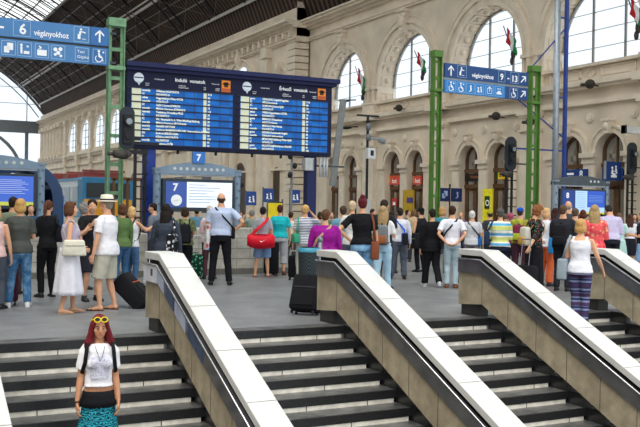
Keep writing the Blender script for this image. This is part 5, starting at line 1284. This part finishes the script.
P29=person('person dressed all in black walking left in black and white sneakers',431,287,209,-160,sex='f',arms=('down','down'),hair=('short','#1f1917'),top=('jacket','#141418',.80),bottom=('loose','#15151a'),shoe='#c9c9cc',legs=((.09,.20),(.1,-.22,.05)),w=1.05)
person('fair-haired woman in teal top behind the person in black',441,273,207,170,sex='f',arms=('bag','down'),hair=('bob','#c2935c'),top=('tee','#3f8f9a'),bottom=('pants','#66727c'))
P31=person('man in white shirt and pale trousers with hands clasped behind his back',451,288,206,180,arms=('back','back'),hair=('short','#3a2419'),top=('tee','#e2e4ee',.90),bottom=('pants','#a8bcc6'),shoe='#7a4a30',w=1.05,legs=((.09,0),(.09,0)))
sidebag(P31,'thin-strapped dark bag of the man with hands behind his back',1,'#26282e',.2,.24,.07,z=.96,off=.2,cross=True)
t=suitcase('small black case on the floor beside the pale trousers',G(457,286),180,.2,.36,.2,c='#141519',handle=0)
P32=person('white-haired man in pale grey tee by the right stone parapet',471,279,211,180,arms=('front','front'),hair=('short','#d7d5d2'),top=('tee','#c7cad0'),bottom=('pants','#7a747c'),w=1.08)
sidebag(P32,'blue bag of the white-haired man',-1,'#2a62a8',.2,.24,.1,z=.98,off=.2,cross=True,sc_=cloth('#3a3c42'))
P33=person('grey-haired person in blue, white and yellow striped sweater, navy trousers',499,291,208,180,sex='f',w=1.25,arms=('front','front'),hair=('short','#56534f'),top=('long',cloth('#e8e6d8',pat='hstripe',c2='#5aa8d8',scale=3.1,c3='#c8cf7a'),.92),bottom=('pants','#1d2436'))
sidebag(P33,'dark blue shoulder bag at the left side of the striped sweater person',1,'#22304a',.36,.28,z=1.12,off=.27)
P34=person('person in yellow and black cap behind the striped sweater',489,268,211,-150,hair=('short','#2a2320'),top=('tee','#3b3d44'),bottom=('pants','#2c2e35'));cap_on(P34,'#a89a2a')
P35=person('person in blue cap and yellow-green jacket before the ladder mast',519,279,208,170,arms=('phone','front'),hair=('short','#3a2b22'),top=('jacket',cloth('#a8b832',pat='blotch',c2='#8a2f52',scale=5)),bottom=('pants','#4a2a3a'));cap_on(P35,'#1f4fb4')
backpack(P35,'plum backpack on the person in the blue cap','#7d2b48','#a8b832',w=.30,h=.40)
person('hooded person in dull pink top left of the blue cap',510,276,213,150,sex='f',arms=('front','front'),hair=('short','#b2506a'),top=('long','#7a3350'),bottom=('pants','#3a2b36'))
P36=person('curly-haired woman in dark floral blouse and black skirt looking down to the right',534,292,205,120,sex='f',w=1.1,arms=('bag','pull'),turn=(-10,22),hair=('curly','#8a5a34'),top=('three',cloth('#16181f',pat='floral',c2='#3f7a5c',scale=26,c3='#8a4a4c'),.90),bottom=('skirt',cloth('#16171d'),.12,.22),shoe='#222226',eyes=False)
backpack(P36,'white backpack with tan flap on the curly-haired woman','#c9c6ba','#c99a4a',w=.30,h=.38,strapc='#c99a4a',z=1.1)
suitcase('black suitcase with raised silver handle behind the curly-haired woman',G(524,297),150,.4,.55,.25,c='#16171b',tilt=8,handle=.5)
P37=person('woman in white tee with blue bag right of the curly-haired woman',545,286,208,150,sex='f',arms=('hip','hip'),hair=('bob','#d0a878'),top=('tee','#e2e2ec'),bottom=('loose','#d8663c'))
sidebag(P37,'bright blue bag behind the curly-haired woman',-1,'#2f86c4',.28,.36,.12,z=.92,off=.2)
person('woman with dark long hair in teal trousers behind the white tee woman',554,277,208,190,sex='f',arms=('down','down'),hair=('long','#3a1f1c'),top=('tee','#c04a34'),bottom=('pants','#1f5a5c'))
P40=person('person in dark jacket with black backpack left of the bald man',562,291,205,165,arms=('front','front'),hair=('short','#5a4636'),top=('jacket','#2b2c33'),bottom=('pants','#2a2c33'),w=1.1)
backpack(P40,'black backpack left of the bald man','#1d1e24',w=.32,h=.45)
person('bald man standing in front of the kiosk with 8',567,280,201,180,arms=('down','down'),hair=('bald','#a08a78'),top=('tee','#3c4048'),bottom=('pants','#4a4d55'))
person('person in grey camouflage jacket behind the white tank top woman',574,285,208,170,arms=('down','down'),hair=('short','#5c4a3a'),top=('jacket',cloth('#7c8478',pat='blotch',c2='#a8aea0',scale=12)),bottom=('pants','#5c6048'),w=1.15)
P42=person('blond woman in white sleeveless top and striped trousers on the stairs, hand on the parapet',579,327,219,170,z=-R,sex='f',w=1.12,arms=('front','lean'),hair=('bob','#c79c62'),top=('tank','#e6e8f2',.88),bottom=('pants',cloth('#2a3660',pat='hstripe',c2='#7f86a8',scale=5,c3='#4a3a5c')),shoe='#b88a6a',sandal=True,legs=((.06,.02),(.08,.0)))
sidebag(P42,'large grey tote bag hanging from the arm of the blond woman in white',1,'#8d9aa4',.46,.34,.16,z=.93,off=.27,yy=-.06,name='tote_bag')
P43=person('woman with long fair hair in coral patterned top before the kiosk with 8',593,297,205,180,sex='f',w=1.2,arms=('front','front'),hair=('long','#a98d62'),top=('three',cloth('#e0585c',pat='floral',c2='#f0b08a',scale=12,c3='#d8304e'),.85),bottom=('pants','#2c2e38'))
P44=person('man in lavender shirt and dark trousers with bowed head, right of the kiosk with 8',610,284,203,-165,w=1.15,arms=('front','front'),lean=12,turn=(0,35),hair=('short','#241c18'),top=('long','#c0b8d6',.92),bottom=('pants','#1d1f2a'))
person('person in pale aqua dress between the lavender shirt and the dark skirt',618,278,213,175,sex='f',arms=('front','front'),hair=('short','#6a4a38'),top=('tee','#b8dcd8'),bottom=('skirt',cloth('#b8dcd8'),.45,.24))
P45=person('woman with brown hair, white tee and short black skirt near the right edge',629,273,214,185,sex='f',arms=('front','front'),hair=('long','#4a2c20'),top=('tee','#dfe0e8',1.0),bottom=('skirt',cloth('#1b1c26'),.52,.19),shoe='#7a6a5a')
person('person in black tee and denim shorts cut by the right edge',641,281,212,-100,arms=('front','front'),hair=('short','#3a2a20'),top=('tee','#22232a'),bottom=('shorts','#7fa4c8'),shoe='#3a8a5c')
person('woman with red-brown hair in red top, left of the long fair-haired woman in coral',582,277,210,180,sex='f',hair=('bob','#5a2c20'),top=('tee','#b0343c'),bottom=('pants','#30323a'))
person('man with dark hair and pale shirt behind the grey camouflage jacket',556,270,211,175,hair=('short','#2f2620'),top=('tee','#c9ccd2'),bottom=('pants','#4a4e58'))
# far background people
FAR=[(413,262,209,'f','bob','#7a5a3c','tee','#c7b08a','between the blue bag man and the cap man'),(407,259,210,'m','short','#2a201a','tee','#5c6470','just right of the man with the blue shoulder bag'),(460,262,212,'f','short','#b08a5c','tee','#7a5a86','right of the man with clasped hands'),(170,262,209,'m','short','#3a2c22','tee','#4f86a0','far off through the screens, left of the camouflage shirt'),(196,263,208,'m','short','#3a2c22','tee','#7db4d0','far off between camouflage shirt and reader'),(240,262,211,'f','bob','#6a4a34','tee','#c08a5c','far off right of the light blue shirt'),(319,268,212,'f','bob','#3a2a22','tee','#7a8aa0','between striped tee and purple sweater'),(331,264,212,'m','short','#6a5442','tee','#4c7a66','far off right of the purple sweater'),(372,262,209,'m','short','#352820','tee','#8a6a5c','between the bun and the long fair hair'),(505,262,214,'m','short','#6a5a4a','tee','#4a5a86','far off right of the striped sweater'),(600,264,214,'m','short','#2a201a','tee','#a84a3c','far off left of the bowed man'),(634,262,214,'f','long','#2f2018','tee','#5a5c66','far off beside the right ladder mast'),(30,273,205,'m','short','#2a2019','tee','#34506e','far off between the charcoal tee and the black-clad woman'),(108,262,206,'f','bob','#4a3426','tee','#9a8a6a','far off behind the straw hat')]
for px,fy,hy,sx,hr,hc,tp,tc,wh in FAR:
    person(('woman' if sx=='f' else 'man')+' in the distance, '+wh,px,fy,hy,random.choice((0,170,185,90,-90)),sex=sx,hair=(hr,hc),top=(tp,tc),bottom=('pants',random.choice(('#2f3138','#4a5468','#6a6a68'))),vox=.018)
finish()

GR={'stair_parapet':'stone parapets between the stair flights','lattice_mast':'lattice steel masts carrying the track signs','information_kiosk':'arched track kiosks','railway_signal':'dark signals on ladder masts','national_flag':'national flags on the side wall','track_sign':'two-row hanging track signs','wall_lamp':'lamps on the wall ledge','dish_lamp':'dark dish lamps','train':'trains behind the crowd','stone_block_wall':'stone block walls at the track ends','information_sign':'small navy signs on one post','suitcase':'travellers suitcases','backpack':'backpacks worn by travellers','person':'travellers in the station hall','shoulder_bag':'shoulder bags worn by travellers','shop_sign':'shop signs over the doors','poster':'posters on the doors','track_number_sign':'small blue signs on posts'}
for o in bpy.data.objects:
    if o.parent is None and 'label' in o:
        n=o.name.split('.')[0]
        if n in GR:o['group']=GR[n]

def split(o,gap):
    bm=bmesh.new();bm.from_mesh(o.data);bm.verts.ensure_lookup_table();seen=set();isl=[]
    for v in bm.verts:
        if v.index in seen: continue
        st=[v];seen.add(v.index);q=[]
        while st:
            x=st.pop();q.append(x.index)
            for ed in x.link_edges:
                y=ed.other_vert(x)
                if y.index not in seen: seen.add(y.index);st.append(y)
        cs=[bm.verts[i].co for i in q];isl.append([set(q),[min(c[i] for c in cs)-gap for i in range(3)],[max(c[i] for c in cs)+gap for i in range(3)]])
    ch=True
    while ch:
        ch=False
        for i in range(len(isl)):
            for j in range(i+1,len(isl)):
                A,B=isl[i],isl[j]
                if all(A[1][k]<=B[2][k] and B[1][k]<=A[2][k] for k in range(3)):
                    A[0]|=B[0];A[1]=[min(x,y) for x,y in zip(A[1],B[1])];A[2]=[max(x,y) for x,y in zip(A[2],B[2])];isl.pop(j);ch=True;break
            if ch:break
    bm.free()
    if len(isl)<2:return
    mats=list(o.data.materials);nm=o.name.split('.')[0];src=o.data
    for n_,(S,_,_) in enumerate(isl):
        idx={};vs=[];fs=[];ms=[];sm_=[]
        for p in src.polygons:
            if p.vertices[0] in S:
                f=[]
                for vi in p.vertices:
                    if vi not in idx: idx[vi]=len(vs);vs.append(tuple(src.vertices[vi].co))
                    f.append(idx[vi])
                fs.append(f);ms.append(p.material_index);sm_.append(p.use_smooth)
        me=bpy.data.meshes.new(nm);me.from_pydata(vs,[],fs)
        for m in mats:me.materials.append(m)
        for p,mi,s_ in zip(me.polygons,ms,sm_):p.material_index=mi;p.use_smooth=s_
        if n_==0:o.data=me
        else:
            c_=bpy.data.objects.new(nm,me);COL.objects.link(c_);c_.parent=o.parent;c_.matrix_local=o.matrix_local
GAP={'pictogram':.012,'light_column':.01,'roof_equipment':.35,'lamp_socket':.01,'lamp':.0,'rung':.0,'bar':.0,'batten_plate':.0,'row_divider':-.004,'strut':.0,'rail':.0,'cap':.01,'bracket':.0,'top_bar':0,'print':0,'strap':.05,'crossbar':0,'window_band':0,'lens':0,'door_post':0,'lamp_hood':.02}
for o in list(bpy.data.objects):
    if o.type=='MESH' and o.parent is not None and o.name.split('.')[0] in GAP and o.parent.name.split('.')[0]!='person': split(o,GAP[o.name.split('.')[0]])
